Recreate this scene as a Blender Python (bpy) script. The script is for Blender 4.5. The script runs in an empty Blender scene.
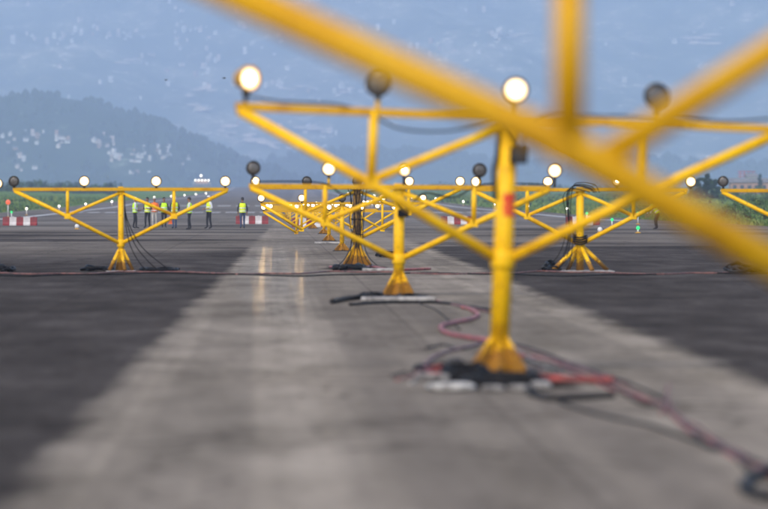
import bpy, bmesh, math, random
from mathutils import Vector, Matrix, noise, Quaternion
R = math.radians
random.seed(7)
sc = bpy.context.scene
col = sc.collection

# ------------------------------------------------------------------ camera
CAM_H, LENS, SENS = 1.62, 200.0, 36.0
IW, IH = 768.0, 509.0
F = IW * LENS / SENS                      # focal length in photo pixels
VPX, VPY = 270.0, 198.0                   # where the runway direction meets the eye-level line
yaw = math.atan((IW / 2 - VPX) / F)
pitch = -math.atan((IH / 2 - VPY) / F)
cam = bpy.data.cameras.new('camera')
cam.lens = LENS; cam.sensor_width = SENS; cam.sensor_fit = 'HORIZONTAL'
cam.clip_start = 0.1; cam.clip_end = 60000
cam.dof.use_dof = True; cam.dof.focus_distance = 150.0; cam.dof.aperture_fstop = 1.95
cam.dof.aperture_blades = 0
cam_o = bpy.data.objects.new('camera', cam); col.objects.link(cam_o)
cam_o.location = (0, 0, CAM_H)
cam_o.rotation_euler = (math.pi / 2 + pitch, 0, -yaw)
sc.camera = cam_o
CR = cam_o.rotation_euler.to_matrix()
CP = Vector((0, 0, CAM_H))

# ------------------------------------------------------------------ sky, sun, exposure
SUN_EL, SUN_AZ = 42.0, 205.0              # azimuth clockwise from +Y (runway direction): behind the camera
w = bpy.data.worlds.new('World'); sc.world = w; w.use_nodes = True
wn = w.node_tree.nodes; wl = w.node_tree.links
sky = wn.new('ShaderNodeTexSky'); sky.sky_type = 'NISHITA'; sky.sun_disc = False
sky.sun_elevation = R(SUN_EL); sky.sun_rotation = R(SUN_AZ)
sky.air_density = 1.0; sky.dust_density = 5.0; sky.ozone_density = 1.0; sky.altitude = 1300
wl.new(sky.outputs[0], wn['Background'].inputs[0]); wn['Background'].inputs[1].default_value = 0.13
sun = bpy.data.lights.new('sun', 'SUN'); sun.energy = 1.0; sun.angle = R(20); sun.color = (1.0, 0.84, 0.66)
sun_o = bpy.data.objects.new('sun', sun); col.objects.link(sun_o)
sd = Vector((math.sin(R(SUN_AZ)) * math.cos(R(SUN_EL)), math.cos(R(SUN_AZ)) * math.cos(R(SUN_EL)), math.sin(R(SUN_EL))))
sun_o.rotation_euler = sd.to_track_quat('Z', 'Y').to_euler()
sun_o.location = (-20, -30, 60)
sc.view_settings.view_transform = 'Standard'; sc.view_settings.look = 'None'
sc.view_settings.exposure = 1.12; sc.view_settings.gamma = 1.0
sc.view_settings.use_curve_mapping = False
sc.render.engine = 'CYCLES'
cy = sc.cycles
cy.use_denoising = True
try: cy.denoiser = 'OPENIMAGEDENOISE'
except Exception: pass
cy.max_bounces = 6; cy.diffuse_bounces = 3; cy.glossy_bounces = 3; cy.transmission_bounces = 3
cy.volume_bounces = 2; cy.transparent_max_bounces = 8
cy.sample_clamp_indirect = 6.0
cy.caustics_reflective = False; cy.caustics_refractive = False

# ------------------------------------------------------------------ pixel helpers
def ray(px, py):
    return (CR @ Vector((px - IW / 2, -(py - IH / 2), -F))).normalized()
def ground_z(Y):
    P = [(-500, 0), (360, 0), (570, .42), (690, .9), (1100, 1.75), (1500, 2.7), (2000, 4.9), (2600, 8.2), (2900, 8.6), (3300, 2), (3800, -18), (60000, -18)]
    for (a, za), (b, zb) in zip(P, P[1:]):
        if Y <= b:
            t = max(0, (Y - a) / (b - a)); return za + (zb - za) * t
    return -18
def G(px, py, z=0.0):                      # the point of the flat pavement under a pixel
    d = ray(px, py); t = (z - CAM_H) / d.z
    return CP + d * t
def at(px, py, Y):                         # the point on a pixel's ray at runway distance Y
    d = ray(px, py); return CP + d * (Y / d.y)
def on_ground(px, Y):
    p = at(px, 200, Y); return Vector((p.x, Y, ground_z(Y)))

# ------------------------------------------------------------------ materials
MATS = {}
def new_mat(name):
    m = bpy.data.materials.new(name); m.use_nodes = True; MATS[name] = m
    nt = m.node_tree; return m, nt, nt.nodes['Principled BSDF']
def N(nt, t, **kw):
    n = nt.nodes.new(t)
    for k, v in kw.items():
        if k in n.inputs: n.inputs[k].default_value = v
        else: setattr(n, k, v)
    return n
def ramp(nt, fac, stops):
    r = nt.nodes.new('ShaderNodeValToRGB'); el = r.color_ramp.elements
    while len(el) > 1: el.remove(el[0])
    el[0].position = stops[0][0]; el[0].color = tuple(stops[0][1]) + (1,)
    for p, c in stops[1:]:
        e = el.new(p); e.color = tuple(c) + (1,)
    nt.links.new(fac, r.inputs[0]); return r.outputs[0]
def mixc(nt, fac, a, b, mode='MIX'):
    m = nt.nodes.new('ShaderNodeMix'); m.data_type = 'RGBA'; m.blend_type = mode
    for s, v in ((m.inputs[0], fac), (m.inputs[6], a), (m.inputs[7], b)):
        if hasattr(v, 'is_linked') or hasattr(v, 'links'): nt.links.new(v, s)
        elif isinstance(v, (int, float)): s.default_value = v
        else: s.default_value = tuple(v) + (1,)
    return m.outputs[2]
def math_n(nt, op, a, b=None, clamp=False):
    m = nt.nodes.new('ShaderNodeMath'); m.operation = op; m.use_clamp = clamp
    for i, v in enumerate((a, b)):
        if v is None: continue
        if hasattr(v, 'links'): nt.links.new(v, m.inputs[i])
        else: m.inputs[i].default_value = v
    return m.outputs[0]
def objco(nt, scale=(1, 1, 1), loc=(0, 0, 0)):
    t = nt.nodes.new('ShaderNodeTexCoord'); mp = nt.nodes.new('ShaderNodeMapping')
    mp.inputs['Scale'].default_value = scale; mp.inputs['Location'].default_value = loc
    nt.links.new(t.outputs['Object'], mp.inputs[0]); return mp.outputs[0]
def noise_f(nt, vec, scale, detail=4, rough=.55):
    n = nt.nodes.new('ShaderNodeTexNoise'); n.inputs['Scale'].default_value = scale
    n.inputs['Detail'].default_value = detail; n.inputs['Roughness'].default_value = rough
    nt.links.new(vec, n.inputs['Vector']); return n.outputs[0]
def bump(nt, h, b, strength=.3, dist=.02):
    bn = nt.nodes.new('ShaderNodeBump'); bn.inputs['Strength'].default_value = strength; bn.inputs['Distance'].default_value = dist
    nt.links.new(h, bn.inputs['Height']); nt.links.new(bn.outputs[0], b.inputs['Normal'])
def simple(name, c1, c2=None, rough=.6, scale=8, metal=0, spec=.5, bmp=0):
    m, nt, b = new_mat(name)
    b.inputs['Roughness'].default_value = rough; b.inputs['Metallic'].default_value = metal
    b.inputs['Specular IOR Level'].default_value = spec
    v = objco(nt); f = noise_f(nt, v, scale, 5)
    c2 = c2 or tuple(x * .7 for x in c1)
    nt.links.new(ramp(nt, f, [(.35, c2), (.62, c1)]), b.inputs['Base Color'])
    if bmp: bump(nt, f, b, bmp, .01)
    return m
def emit(name, colr, strength):
    m, nt, b = new_mat(name)
    b.inputs['Base Color'].default_value = (.03, .03, .03, 1)
    v = objco(nt); f = noise_f(nt, v, 20, 2)
    nt.links.new(mixc(nt, math_n(nt, 'MULTIPLY', f, .04), colr, (1, .9, .7)), b.inputs['Emission Color'])
    b.inputs['Emission Strength'].default_value = strength
    return m

def yellow_paint(name, k=1.0, kg=1.0):
    m, nt, b = new_mat(name)
    v = objco(nt)
    f = noise_f(nt, v, 3.5, 6, .6); g = noise_f(nt, v, 22, 5, .65)
    base = ramp(nt, f, [(.28, (.50 * k, .24 * k * kg, .003)), (.45, (.84 * k, .47 * k * kg, .003)), (.62, (.88 * k, .52 * k * kg, .004)), (.78, (.88 * k, .57 * k * kg, .02))])
    chips = ramp(nt, g, [(.60, (0, 0, 0)), (.66, (1, 1, 1))])
    colr = mixc(nt, math_n(nt, 'MULTIPLY', chips, .75), base, (.16, .06, .02))
    # rust and mud splashed on the foot of the post: ragged patches by height
    sep = nt.nodes.new('ShaderNodeSeparateXYZ'); nt.links.new(v, sep.inputs[0])
    hgt = math_n(nt, 'SUBTRACT', math_n(nt, 'MULTIPLY', g, .55), sep.outputs[2])
    mud = math_n(nt, 'MULTIPLY', hgt, 14, True)
    colr = mixc(nt, math_n(nt, 'MULTIPLY', mud, .85), colr, (.17, .065, .018))
    nt.links.new(colr, b.inputs['Base Color'])
    b.inputs['Roughness'].default_value = .5; b.inputs['Specular IOR Level'].default_value = .25
    bump(nt, g, b, .12, .004)
yellow_paint('yellow_paint'); yellow_paint('ochre_paint', .70, .94)
simple('rusty_paint', (.30, .17, .03), (.07, .035, .02), .75, 9, bmp=.3)
simple('black_rubber', (.012, .011, .011), (.005, .005, .005), .6, 14, spec=.15)
simple('red_cable', (.40, .075, .06), (.13, .03, .028), .5, 6)
simple('pink_cable', (.24, .10, .085), (.08, .045, .04), .6, 7)
simple('dark_iron', (.05, .042, .036), (.022, .02, .018), .6, 12, .3)
simple('grey_rim', (.05, .042, .034), (.02, .018, .015), .45, 9, .4)
simple('yellow_housing', (.62, .33, .02), (.4, .2, .015), .5, 10)
simple('concrete', (.42, .40, .37), (.17, .16, .15), .9, 7, bmp=.4)
simple('pale_bag', (.56, .54, .50), (.25, .24, .22), .95, 9, bmp=.5)
simple('sandbag', (.30, .28, .25), (.10, .09, .085), .95, 10, bmp=.5)
simple('brown_box', (.11, .065, .03), (.04, .028, .018), .8, 6)
simple('red_tape', (.75, .10, .015), (.7, .04, .01), .5, 8)
simple('barrier_red', (.24, .018, .022), (.15, .015, .018), .55, 3)
simple('barrier_white', (.6, .58, .57), (.45, .43, .43), .55, 3)
simple('white_paint', (.55, .55, .53), (.22, .22, .21), .8, .35)
simple('white_metal', (.75, .75, .73), (.6, .6, .58), .5, 4)
simple('skin', (.30, .16, .095), (.24, .12, .07), .6, 9)
simple('hair_black', (.015, .012, .01), (.008, .007, .006), .6, 30)
simple('cap_white', (.7, .7, .68), (.55, .55, .53), .8, 9)
simple('trouser_dark', (.022, .023, .028), (.014, .014, .018), .9, 8)
simple('trouser_blue', (.055, .08, .15), (.035, .05, .1), .9, 8)
simple('trouser_pale', (.5, .48, .44), (.36, .34, .31), .9, 8)
simple('shirt_white', (.68, .69, .7), (.52, .53, .55), .9, 7)
simple('shirt_dark', (.04, .045, .06), (.025, .028, .04), .9, 7)
simple('shirt_orange', (.75, .17, .035), (.55, .11, .025), .85, 6)
simple('vest_lime', (.60, .98, .02), (.5, .86, .02), .75, 5)
simple('vest_yellow', (.80, .96, .02), (.66, .82, .02), .75, 5)
simple('vest_orange', (.9, .2, .03), (.7, .13, .02), .75, 5)
simple('reflective', (.78, .8, .78), (.6, .62, .6), .3, 12)
simple('shoe', (.02, .018, .016), (.012, .011, .01), .6, 9)
simple('bark', (.07, .05, .035), (.03, .022, .016), .95, 6)
simple('leaf_hill', (.010, .018, .014), (.005, .010, .008), .9, .05, spec=.05)
simple('leaf_dark', (.020, .045, .022), (.009, .022, .012), .8, .5)
simple('leaf_mid', (.085, .16, .035), (.045, .09, .025), .8, .5)
simple('leaf_pale', (.19, .24, .06), (.10, .15, .04), .8, .5)
simple('roof_grey', (.22, .21, .21), (.14, .13, .13), .8, .5)
simple('wall_cream', (.62, .56, .49), (.5, .45, .4), .9, .4)
simple('wall_white', (.85, .83, .8), (.72, .7, .67), .9, .1)
simple('wall_pink', (.80, .68, .62), (.66, .54, .48), .9, .1)
simple('wall_brick', (.44, .28, .21), (.36, .22, .17), .9, .1)
simple('window_dark', (.03, .04, .05), (.02, .025, .03), .2, 2)
simple('antenna_red', (.5, .05, .04), (.35, .04, .03), .6, 2)
simple('feather', (.02, .02, .022), (.012, .012, .013), .8, 20)
def lit_lens():
    m, nt, b = new_mat('lamp_lit')
    t = nt.nodes.new('ShaderNodeTexCoord'); mp = nt.nodes.new('ShaderNodeMapping'); mp.inputs['Scale'].default_value = (10, 0, 10)
    nt.links.new(t.outputs['Object'], mp.inputs[0])
    ln = nt.nodes.new('ShaderNodeVectorMath'); ln.operation = 'LENGTH'; nt.links.new(mp.outputs[0], ln.inputs[0])
    e = ramp(nt, ln.outputs['Value'], [(0, (1, .74, .36)), (.34, (.6, .42, .18)), (.50, (.011, .0085, .0052)), (.80, (.0075, .0052, .0024)), (1.0, (.0030, .0014, .0003))])
    nt.links.new(e, b.inputs['Emission Color']); b.inputs['Emission Strength'].default_value = 190
    b.inputs['Base Color'].default_value = (.8, .7, .5, 1); b.inputs['Roughness'].default_value = .2
lit_lens()
emit('edge_white', (1.0, .93, .8), 4)
emit('light_green', (.0, 1.0, .25), .55)
emit('light_red', (1.0, .14, .04), .5)
def dark_glass():
    m, nt, b = new_mat('lamp_unlit')
    v = objco(nt); f = noise_f(nt, v, 30, 3)
    nt.links.new(ramp(nt, f, [(.3, (.05, .046, .042)), (.7, (.13, .12, .11))]), b.inputs['Base Color'])
    b.inputs['Roughness'].default_value = .22
dark_glass()

def asphalt():
    m, nt, b = new_mat('asphalt')
    v = objco(nt)
    sep = nt.nodes.new('ShaderNodeSeparateXYZ'); nt.links.new(v, sep.inputs[0])
    X, Y = sep.outputs[0], sep.outputs[1]
    big = noise_f(nt, objco(nt, (.12, .035, 1)), 1.0, 5, .6)
    mid = noise_f(nt, objco(nt, (1.1, .30, 1)), 1.0, 6, .65)
    fine = noise_f(nt, objco(nt, (9, 3, 9)), 1.0, 6, .7)
    grit = noise_f(nt, objco(nt, (60, 60, 60)), 1.0, 3, .6)
    trk = noise_f(nt, objco(nt, (1.6, .006, 1)), 1.0, 4, .6)       # long lanes worn by wheels
    # edges of the pale, worn centre lane
    jit = math_n(nt, 'MULTIPLY', math_n(nt, 'SUBTRACT', mid, .5), .55)
    L = math_n(nt, 'ADD', math_n(nt, 'MULTIPLY', Y, .0066), -1.56)
    Rr = math_n(nt, 'ADD', math_n(nt, 'MULTIPLY', Y, .008), 4.02)
    a = math_n(nt, 'MULTIPLY', math_n(nt, 'ADD', math_n(nt, 'SUBTRACT', X, L), jit), 4.5)
    a = math_n(nt, 'ADD', a, .5, True)
    c = math_n(nt, 'MULTIPLY', math_n(nt, 'ADD', math_n(nt, 'SUBTRACT', Rr, X), jit), 3.0)
    c = math_n(nt, 'ADD', c, .5, True)
    lane = math_n(nt, 'MULTIPLY', a, c)
    dark = ramp(nt, mid, [(.25, (.032, .0298, .0298)), (.5, (.053, .0495, .049)), (.75, (.084, .078, .076))])
    pale = ramp(nt, mid, [(.25, (.098, .088, .074)), (.5, (.212, .190, .162)), (.78, (.325, .293, .252))])
    pale = mixc(nt, math_n(nt, 'MULTIPLY', ramp(nt, trk, [(.42, (0, 0, 0)), (.54, (1, 1, 1))]), .42), pale, (.11, .099, .09))
    bnd = math_n(nt, 'ABSOLUTE', math_n(nt, 'ADD', math_n(nt, 'SUBTRACT', X, 1.75), jit))
    bnd = math_n(nt, 'MULTIPLY', math_n(nt, 'SUBTRACT', 1.35, bnd), 1.6, True)      # rubber-darkened middle of the lane
    pale = mixc(nt, math_n(nt, 'MULTIPLY', bnd, .42), pale, (.088, .078, .072))
    colr = mixc(nt, lane, dark, pale)
    # cross patches of paler pavement farther along
    far = math_n(nt, 'MULTIPLY', math_n(nt, 'SUBTRACT', Y, 112), .06, True)
    xp = ramp(nt, noise_f(nt, objco(nt, (.035, .055, 1), (3.1, 7.7, 0)), 1.0, 4, .5), [(.42, (0, 0, 0)), (.52, (1, 1, 1))])
    colr = mixc(nt, math_n(nt, 'MULTIPLY', math_n(nt, 'MULTIPLY', xp, far), .7), colr, (.17, .155, .14))
    older = math_n(nt, 'MULTIPLY', math_n(nt, 'SUBTRACT', Y, 190), .012, True)
    colr = mixc(nt, math_n(nt, 'MULTIPLY', older, .6), colr, (.15, .145, .14))
    # longitudinal paving seams and ragged cracks
    seam = None
    for sx_ in (-6.9, -3.2, 1.75, 6.4, 9.7):
        d_ = math_n(nt, 'ABSOLUTE', math_n(nt, 'ADD', math_n(nt, 'SUBTRACT', X, sx_), math_n(nt, 'MULTIPLY', jit, .08)))
        q_ = math_n(nt, 'SUBTRACT', 1.0, math_n(nt, 'MULTIPLY', d_, 28), True)
        seam = q_ if seam is None else math_n(nt, 'MAXIMUM', seam, q_)
    vor = nt.nodes.new('ShaderNodeTexVoronoi'); vor.feature = 'DISTANCE_TO_EDGE'; vor.inputs['Scale'].default_value = 1.0
    wv = nt.nodes.new('ShaderNodeVectorMath'); wv.operation = 'ADD'; nt.links.new(objco(nt, (.22, .10, 1)), wv.inputs[0])
    wn_ = nt.nodes.new('ShaderNodeTexNoise'); wn_.inputs['Scale'].default_value = .8; wn_.inputs['Detail'].default_value = 5; nt.links.new(v, wn_.inputs['Vector'])
    ws_ = nt.nodes.new('ShaderNodeVectorMath'); ws_.operation = 'SCALE'; ws_.inputs['Scale'].default_value = .35; nt.links.new(wn_.outputs['Color'], ws_.inputs[0])
    nt.links.new(ws_.outputs[0], wv.inputs[1]); nt.links.new(wv.outputs[0], vor.inputs['Vector'])
    crack = math_n(nt, 'SUBTRACT', 1.0, math_n(nt, 'MULTIPLY', vor.outputs['Distance'], 70), True)
    lines = math_n(nt, 'MAXIMUM', math_n(nt, 'MULTIPLY', seam, .32), math_n(nt, 'MULTIPLY', crack, .5))
    colr = mixc(nt, lines, colr, (.018, .016, .016))
    # oily blotches and grain
    spot = ramp(nt, big, [(.30, (.55, .55, .55)), (.55, (1, 1, 1)), (.8, (1.18, 1.18, 1.18))])
    colr = mixc(nt, 1.0, colr, spot, 'MULTIPLY')
    drip = ramp(nt, noise_f(nt, objco(nt, (2.2, 1.1, 1), (1.7, .3, 0)), 1.0, 3, .5), [(.22, (.45, .45, .45)), (.30, (1, 1, 1))])
    colr = mixc(nt, 1.0, colr, drip, 'MULTIPLY')
    gr = ramp(nt, fine, [(.25, (.78, .78, .78)), (.75, (1.2, 1.2, 1.2))])
    colr = mixc(nt, 1.0, colr, gr, 'MULTIPLY')
    # rough stone-and-bitumen surface: diffuse with a thin damp sheen
    df = nt.nodes.new('ShaderNodeBsdfDiffuse'); gl = nt.nodes.new('ShaderNodeBsdfAnisotropic'); mx = nt.nodes.new('ShaderNodeMixShader')
    nt.links.new(colr, df.inputs['Color']); df.inputs['Roughness'].default_value = .8
    gl.inputs['Color'].default_value = (1, .9, .8, 1)
    nt.links.new(ramp(nt, mid, [(.3, (.10, .10, .10)), (.7, (.17, .17, .17))]), gl.inputs['Roughness'])
    # a damp, smoother patch on the pale lane
    dx = math_n(nt, 'MULTIPLY', math_n(nt, 'SUBTRACT', X, .15), 1.0); dy = math_n(nt, 'MULTIPLY', math_n(nt, 'SUBTRACT', Y, 100), .022)
    rr = math_n(nt, 'ADD', math_n(nt, 'MULTIPLY', dx, dx), math_n(nt, 'MULTIPLY', dy, dy))
    damp = math_n(nt, 'SUBTRACT', math_n(nt, 'ADD', 1.1, math_n(nt, 'MULTIPLY', math_n(nt, 'SUBTRACT', mid, .5), 1.6)), rr, True)
    nt.links.new(math_n(nt, 'ADD', math_n(nt, 'MULTIPLY', damp, .10), .0012), mx.inputs[0])
    nt.links.new(df.outputs[0], mx.inputs[1]); nt.links.new(gl.outputs[0], mx.inputs[2])
    nt.links.new(mx.outputs[0], nt.nodes['Material Output'].inputs['Surface'])
    nt.nodes.remove(b)
    bn = nt.nodes.new('ShaderNodeBump'); bn.inputs['Strength'].default_value = .25; bn.inputs['Distance'].default_value = .004
    nt.links.new(grit, bn.inputs['Height']); nt.links.new(bn.outputs[0], df.inputs['Normal'])
asphalt()
def grass_mat():
    m, nt, b = new_mat('grass_ground')
    f = noise_f(nt, objco(nt, (.09, .03, .3)), 1, 6, .65)
    g = noise_f(nt, objco(nt, (.9, .3, .9)), 1, 5, .65)
    c1 = ramp(nt, f, [(.3, (.05, .10, .02)), (.5, (.11, .19, .03)), (.7, (.20, .25, .06))])
    c2 = ramp(nt, g, [(.3, (.6, .6, .6)), (.7, (1.3, 1.3, 1.3))])
    nt.links.new(mixc(nt, 1, c1, c2, 'MULTIPLY'), b.inputs['Base Color'])
    b.inputs['Roughness'].default_value = .95; b.inputs['Specular IOR Level'].default_value = .1
grass_mat()
def hill_mat(name, sc_, forest, field, pale, lo, hi, p0, p1):
    m, nt, b = new_mat(name)
    v = objco(nt, (sc_, sc_ * .5, sc_ * 2.6))
    f = noise_f(nt, v, 1, 7, .62); g = noise_f(nt, v, 3.7, 6, .72); h = noise_f(nt, v, 13, 5, .75)
    c1 = ramp(nt, f, [(lo, forest), (hi, field)])
    # terraces, clearings and hamlets gather where the slope is farmed
    cl = math_n(nt, 'ADD', g, math_n(nt, 'MULTIPLY', math_n(nt, 'SUBTRACT', f, .5), .45))
    c1 = mixc(nt, ramp(nt, cl, [(p0, (0, 0, 0)), (p1, (1, 1, 1))]), c1, pale)
    sp = math_n(nt, 'ADD', h, math_n(nt, 'MULTIPLY', math_n(nt, 'SUBTRACT', cl, .5), .8))
    c1 = mixc(nt, ramp(nt, sp, [(.66, (0, 0, 0)), (.74, (1, 1, 1))]), c1, tuple(min(.85, x * 1.9) for x in pale))
    c2 = ramp(nt, h, [(.3, (.45, .45, .45)), (.7, (1.5, 1.5, 1.5))])
    nt.links.new(mixc(nt, 1, c1, c2, 'MULTIPLY'), b.inputs['Base Color'])
    b.inputs['Roughness'].default_value = 1; b.inputs['Specular IOR Level'].default_value = 0
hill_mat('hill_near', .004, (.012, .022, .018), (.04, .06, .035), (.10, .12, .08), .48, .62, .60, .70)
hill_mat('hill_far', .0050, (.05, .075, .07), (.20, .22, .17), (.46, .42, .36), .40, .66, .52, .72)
simple('field', (.72, .60, .50), (.42, .36, .30), 1, .05, spec=0)

# ------------------------------------------------------------------ mesh builder
class MB:
    def __init__(s): s.v = []; s.f = []; s.mi = []; s.sm = []; s.mats = []
    def m(s, name):
        if name not in s.mats: s.mats.append(name)
        return s.mats.index(name)
    def add(s, vs, fs, mat, smooth=False):
        o = len(s.v); s.v += [tuple(p) for p in vs]; k = s.m(mat)
        for f in fs: s.f.append([i + o for i in f]); s.mi.append(k); s.sm.append(smooth)
        return s
    def box(s, c, d, mat, rot=None, taper=1.0, bev=0.0):
        hx, hy, hz = d[0] / 2, d[1] / 2, d[2] / 2
        if bev <= 0:
            vs = [Vector((x * hx * (taper if z > 0 else 1), y * hy * (taper if z > 0 else 1), z * hz)) for z in (-1, 1) for y in (-1, 1) for x in (-1, 1)]
            fs = [(0, 2, 3, 1), (4, 5, 7, 6), (0, 1, 5, 4), (2, 6, 7, 3), (0, 4, 6, 2), (1, 3, 7, 5)]
        else:
            vs, fs = [], []
            rings = [(-hz, -bev), (-hz + bev, 0), (hz - bev, 0), (hz, -bev)]
            for z, ins in rings:
                t = taper if z > 0 else 1
                X, Y = (hx + ins) * t, (hy + ins) * t; c_ = min(bev, X * .5, Y * .5)
                for px, py in ((X - c_, -Y), (X, -Y + c_), (X, Y - c_), (X - c_, Y), (-X + c_, Y), (-X, Y - c_), (-X, -Y + c_), (-X + c_, -Y)):
                    vs.append(Vector((px, py, z)))
            for r in range(3):
                for i in range(8):
                    j = (i + 1) % 8; fs.append((r * 8 + i, r * 8 + j, r * 8 + 8 + j, r * 8 + 8 + i))
            fs.append(tuple(range(7, -1, -1))); fs.append(tuple(range(24, 32)))
        if rot is not None: vs = [rot @ p for p in vs]
        return s.add([p + Vector(c) for p in vs], fs, mat)
    def path(s, pts, rad, mat, n=10, cap=True, smooth=True):
        pts = [Vector(p) for p in pts]; k = len(pts)
        rads = rad if isinstance(rad, (list, tuple)) else [rad] * k
        vs, fs = [], []
        prev = None
        for i, p in enumerate(pts):
            t = (pts[min(i + 1, k - 1)] - pts[max(i - 1, 0)])
            t = t.normalized() if t.length > 1e-9 else Vector((0, 0, 1))
            if prev is None:
                up = Vector((0, 0, 1)) if abs(t.z) < .9 else Vector((0, 1, 0)); a = t.cross(up).normalized()
            else:
                a = (prev - t * prev.dot(t)); a = a.normalized() if a.length > 1e-6 else t.orthogonal().normalized()
            prev = a; b = t.cross(a)
            for j in range(n):
                th = 2 * math.pi * j / n
                vs.append(p + (a * math.cos(th) + b * math.sin(th)) * rads[i])
        for i in range(k - 1):
            for j in range(n):
                j2 = (j + 1) % n
                fs.append((i * n + j, i * n + j2, (i + 1) * n + j2, (i + 1) * n + j))
        s.add(vs, fs, mat, smooth)
        if cap:
            o = len(s.v) - len(vs); kk = s.m(mat)
            s.f.append([o + j for j in range(n - 1, -1, -1)]); s.mi.append(kk); s.sm.append(False)
            s.f.append([o + (k - 1) * n + j for j in range(n)]); s.mi.append(kk); s.sm.append(False)
        return s
    def tube(s, a, b, r, mat, n=14): return s.path([a, b], r, mat, n)
    def lathe(s, prof, mat, axis='Z', n=20, c=(0, 0, 0), smooth=True):
        vs, fs = [], []
        for (r, h) in prof:
            for j in range(n):
                th = 2 * math.pi * j / n; x, y = r * math.cos(th), r * math.sin(th)
                vs.append(Vector((x, y, h)) if axis == 'Z' else (Vector((x, h, -y)) if axis == 'Y' else Vector((h, x, y))))
        for i in range(len(prof) - 1):
            for j in range(n):
                j2 = (j + 1) % n; fs.append((i * n + j, i * n + j2, (i + 1) * n + j2, (i + 1) * n + j))
        fs.append(tuple(range(n - 1, -1, -1))); fs.append(tuple((len(prof) - 1) * n + j for j in range(n)))
        return s.add([p + Vector(c) for p in vs], fs, mat, smooth)
    def mesh(s, name):
        me = bpy.data.meshes.new(name); me.from_pydata(s.v, [], s.f)
        for k in s.mats: me.materials.append(MATS[k])
        me.polygons.foreach_set('material_index', s.mi); me.polygons.foreach_set('use_smooth', s.sm)
        me.update(); return me
    def build(s, name, parent=None):
        o = bpy.data.objects.new(name, s.mesh(name)); col.objects.link(o); o.parent = parent; return o
def tag(o, label, cat, group=None, kind=None):
    if label: o['label'] = label
    if cat: o['category'] = cat
    if group: o['group'] = group
    if kind: o['kind'] = kind
    return o
def empty(name, loc, rot=(0, 0, 0)):
    o = bpy.data.objects.new(name, None); col.objects.link(o); o.location = loc; o.rotation_euler = rot
    o.empty_display_size = .2; return o
def share(name, me, parent=None, loc=(0, 0, 0), rot=(0, 0, 0), scale=(1, 1, 1)):
    o = bpy.data.objects.new(name, me); col.objects.link(o); o.parent = parent
    o.location = loc; o.rotation_euler = rot; o.scale = scale; return o
def struct(o): o['kind'] = 'structure'; return o
def spline(pts, per=8):
    pts = [Vector(p) for p in pts]; q = [pts[0]] + pts + [pts[-1]]; out = []
    for i in range(1, len(q) - 2):
        a, b, c, d = q[i - 1], q[i], q[i + 1], q[i + 2]
        for k in range(per):
            t = k / per
            out.append(.5 * ((2 * b) + (c - a) * t + (2 * a - 5 * b + 4 * c - d) * t * t + (3 * b - a - 3 * c + d) * t ** 3))
    out.append(pts[-1]); return out

# ------------------------------------------------------------------ ground, runway, markings
def fbm(x, y, z=0, o=4): return noise.fractal(Vector((x, y, z)), .9, 2.1, o)
YS = [-300, -100, 0, 60, 120, 200, 245, 300, 360, 425, 500, 570, 630, 690, 800, 950, 1100, 1300, 1500, 1750, 2000, 2300, 2600, 2750, 2900, 3100, 3300, 3550, 3800, 5000, 8000, 13000]
def side_bank(X, Y):
    z = 0
    if X > 28 and Y > 240:
        e = min(1, (X - 28) / 26) * min(1, (Y - 240) / 60)
        z = e * (.35 + .35 * fbm(X * .04, Y * .012)) * (1 if Y < 2600 else 0)
    if X < -28 and Y > 425:
        e = min(1, (-28 - X) / 60) * min(1, (Y - 425) / 80)
        z = e * (1.6 + .5 * fbm(X * .03, Y * .01)) * (1 if Y < 2600 else 0)
    return z
XS = [-7000, -3000, -1200, -600, -350, -240, -180, -140, -110, -90, -75, -60, -48, -40, -34, -28, 28, 31, 35, 40, 46, 54, 65, 80, 100, 125, 160, 200, 260, 350, 600, 1200, 3000, 7000]
b = MB()
gy = sorted(set(YS + [262, 280, 320, 340, 390, 450, 475, 540, 600, 660, 740, 870]))
vs = [(x, y, ground_z(y) - .03 + side_bank(x, y)) for y in gy for x in XS]
nx = len(XS)
b.add(vs, [(r * nx + c, r * nx + c + 1, (r + 1) * nx + c + 1, (r + 1) * nx + c) for r in range(len(gy) - 1) for c in range(nx - 1)], 'grass_ground', True)
struct(b.build('ground'))
def strip(name, x0, x1, y0, y1, dz, mat, step=40):
    ys = sorted(set([y0, y1] + [y for y in YS if y0 < y < y1]))
    bb = MB(); vs = []
    for y in ys: vs += [(x0, y, ground_z(y) + dz), (x1, y, ground_z(y) + dz)]
    bb.add(vs, [(2 * i, 2 * i + 1, 2 * i + 3, 2 * i + 2) for i in range(len(ys) - 1)], mat)
    return struct(bb.build(name))
strip('runway', -27, 28.5, -300, 2600, 0, 'asphalt')
strip('taxiway_pavement', -160, -27, -300, 425, 0, 'asphalt')
strip('runway_shoulder', 28.5, 160, -300, 238, 0, 'asphalt')
CX = 2.3                                            # runway centreline
for x in (-20.6, 25.0):
    strip('painted_edge_line', x - .45, x + .45, 300, 2500, .012, 'white_paint')
for (y0, y1, pairs) in ((428, 440, 12), (590, 604, 6)):
    for k in range(pairs):
        for sgn in (-1, 1):
            xc = CX + sgn * (2.7 + k * 1.75 if pairs == 12 else (3.5 + k * 2.6))
            wd = .62 if pairs == 12 else .9
            strip('painted_marking', xc - wd, xc + wd, y0, y1, .012, 'white_paint')

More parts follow.
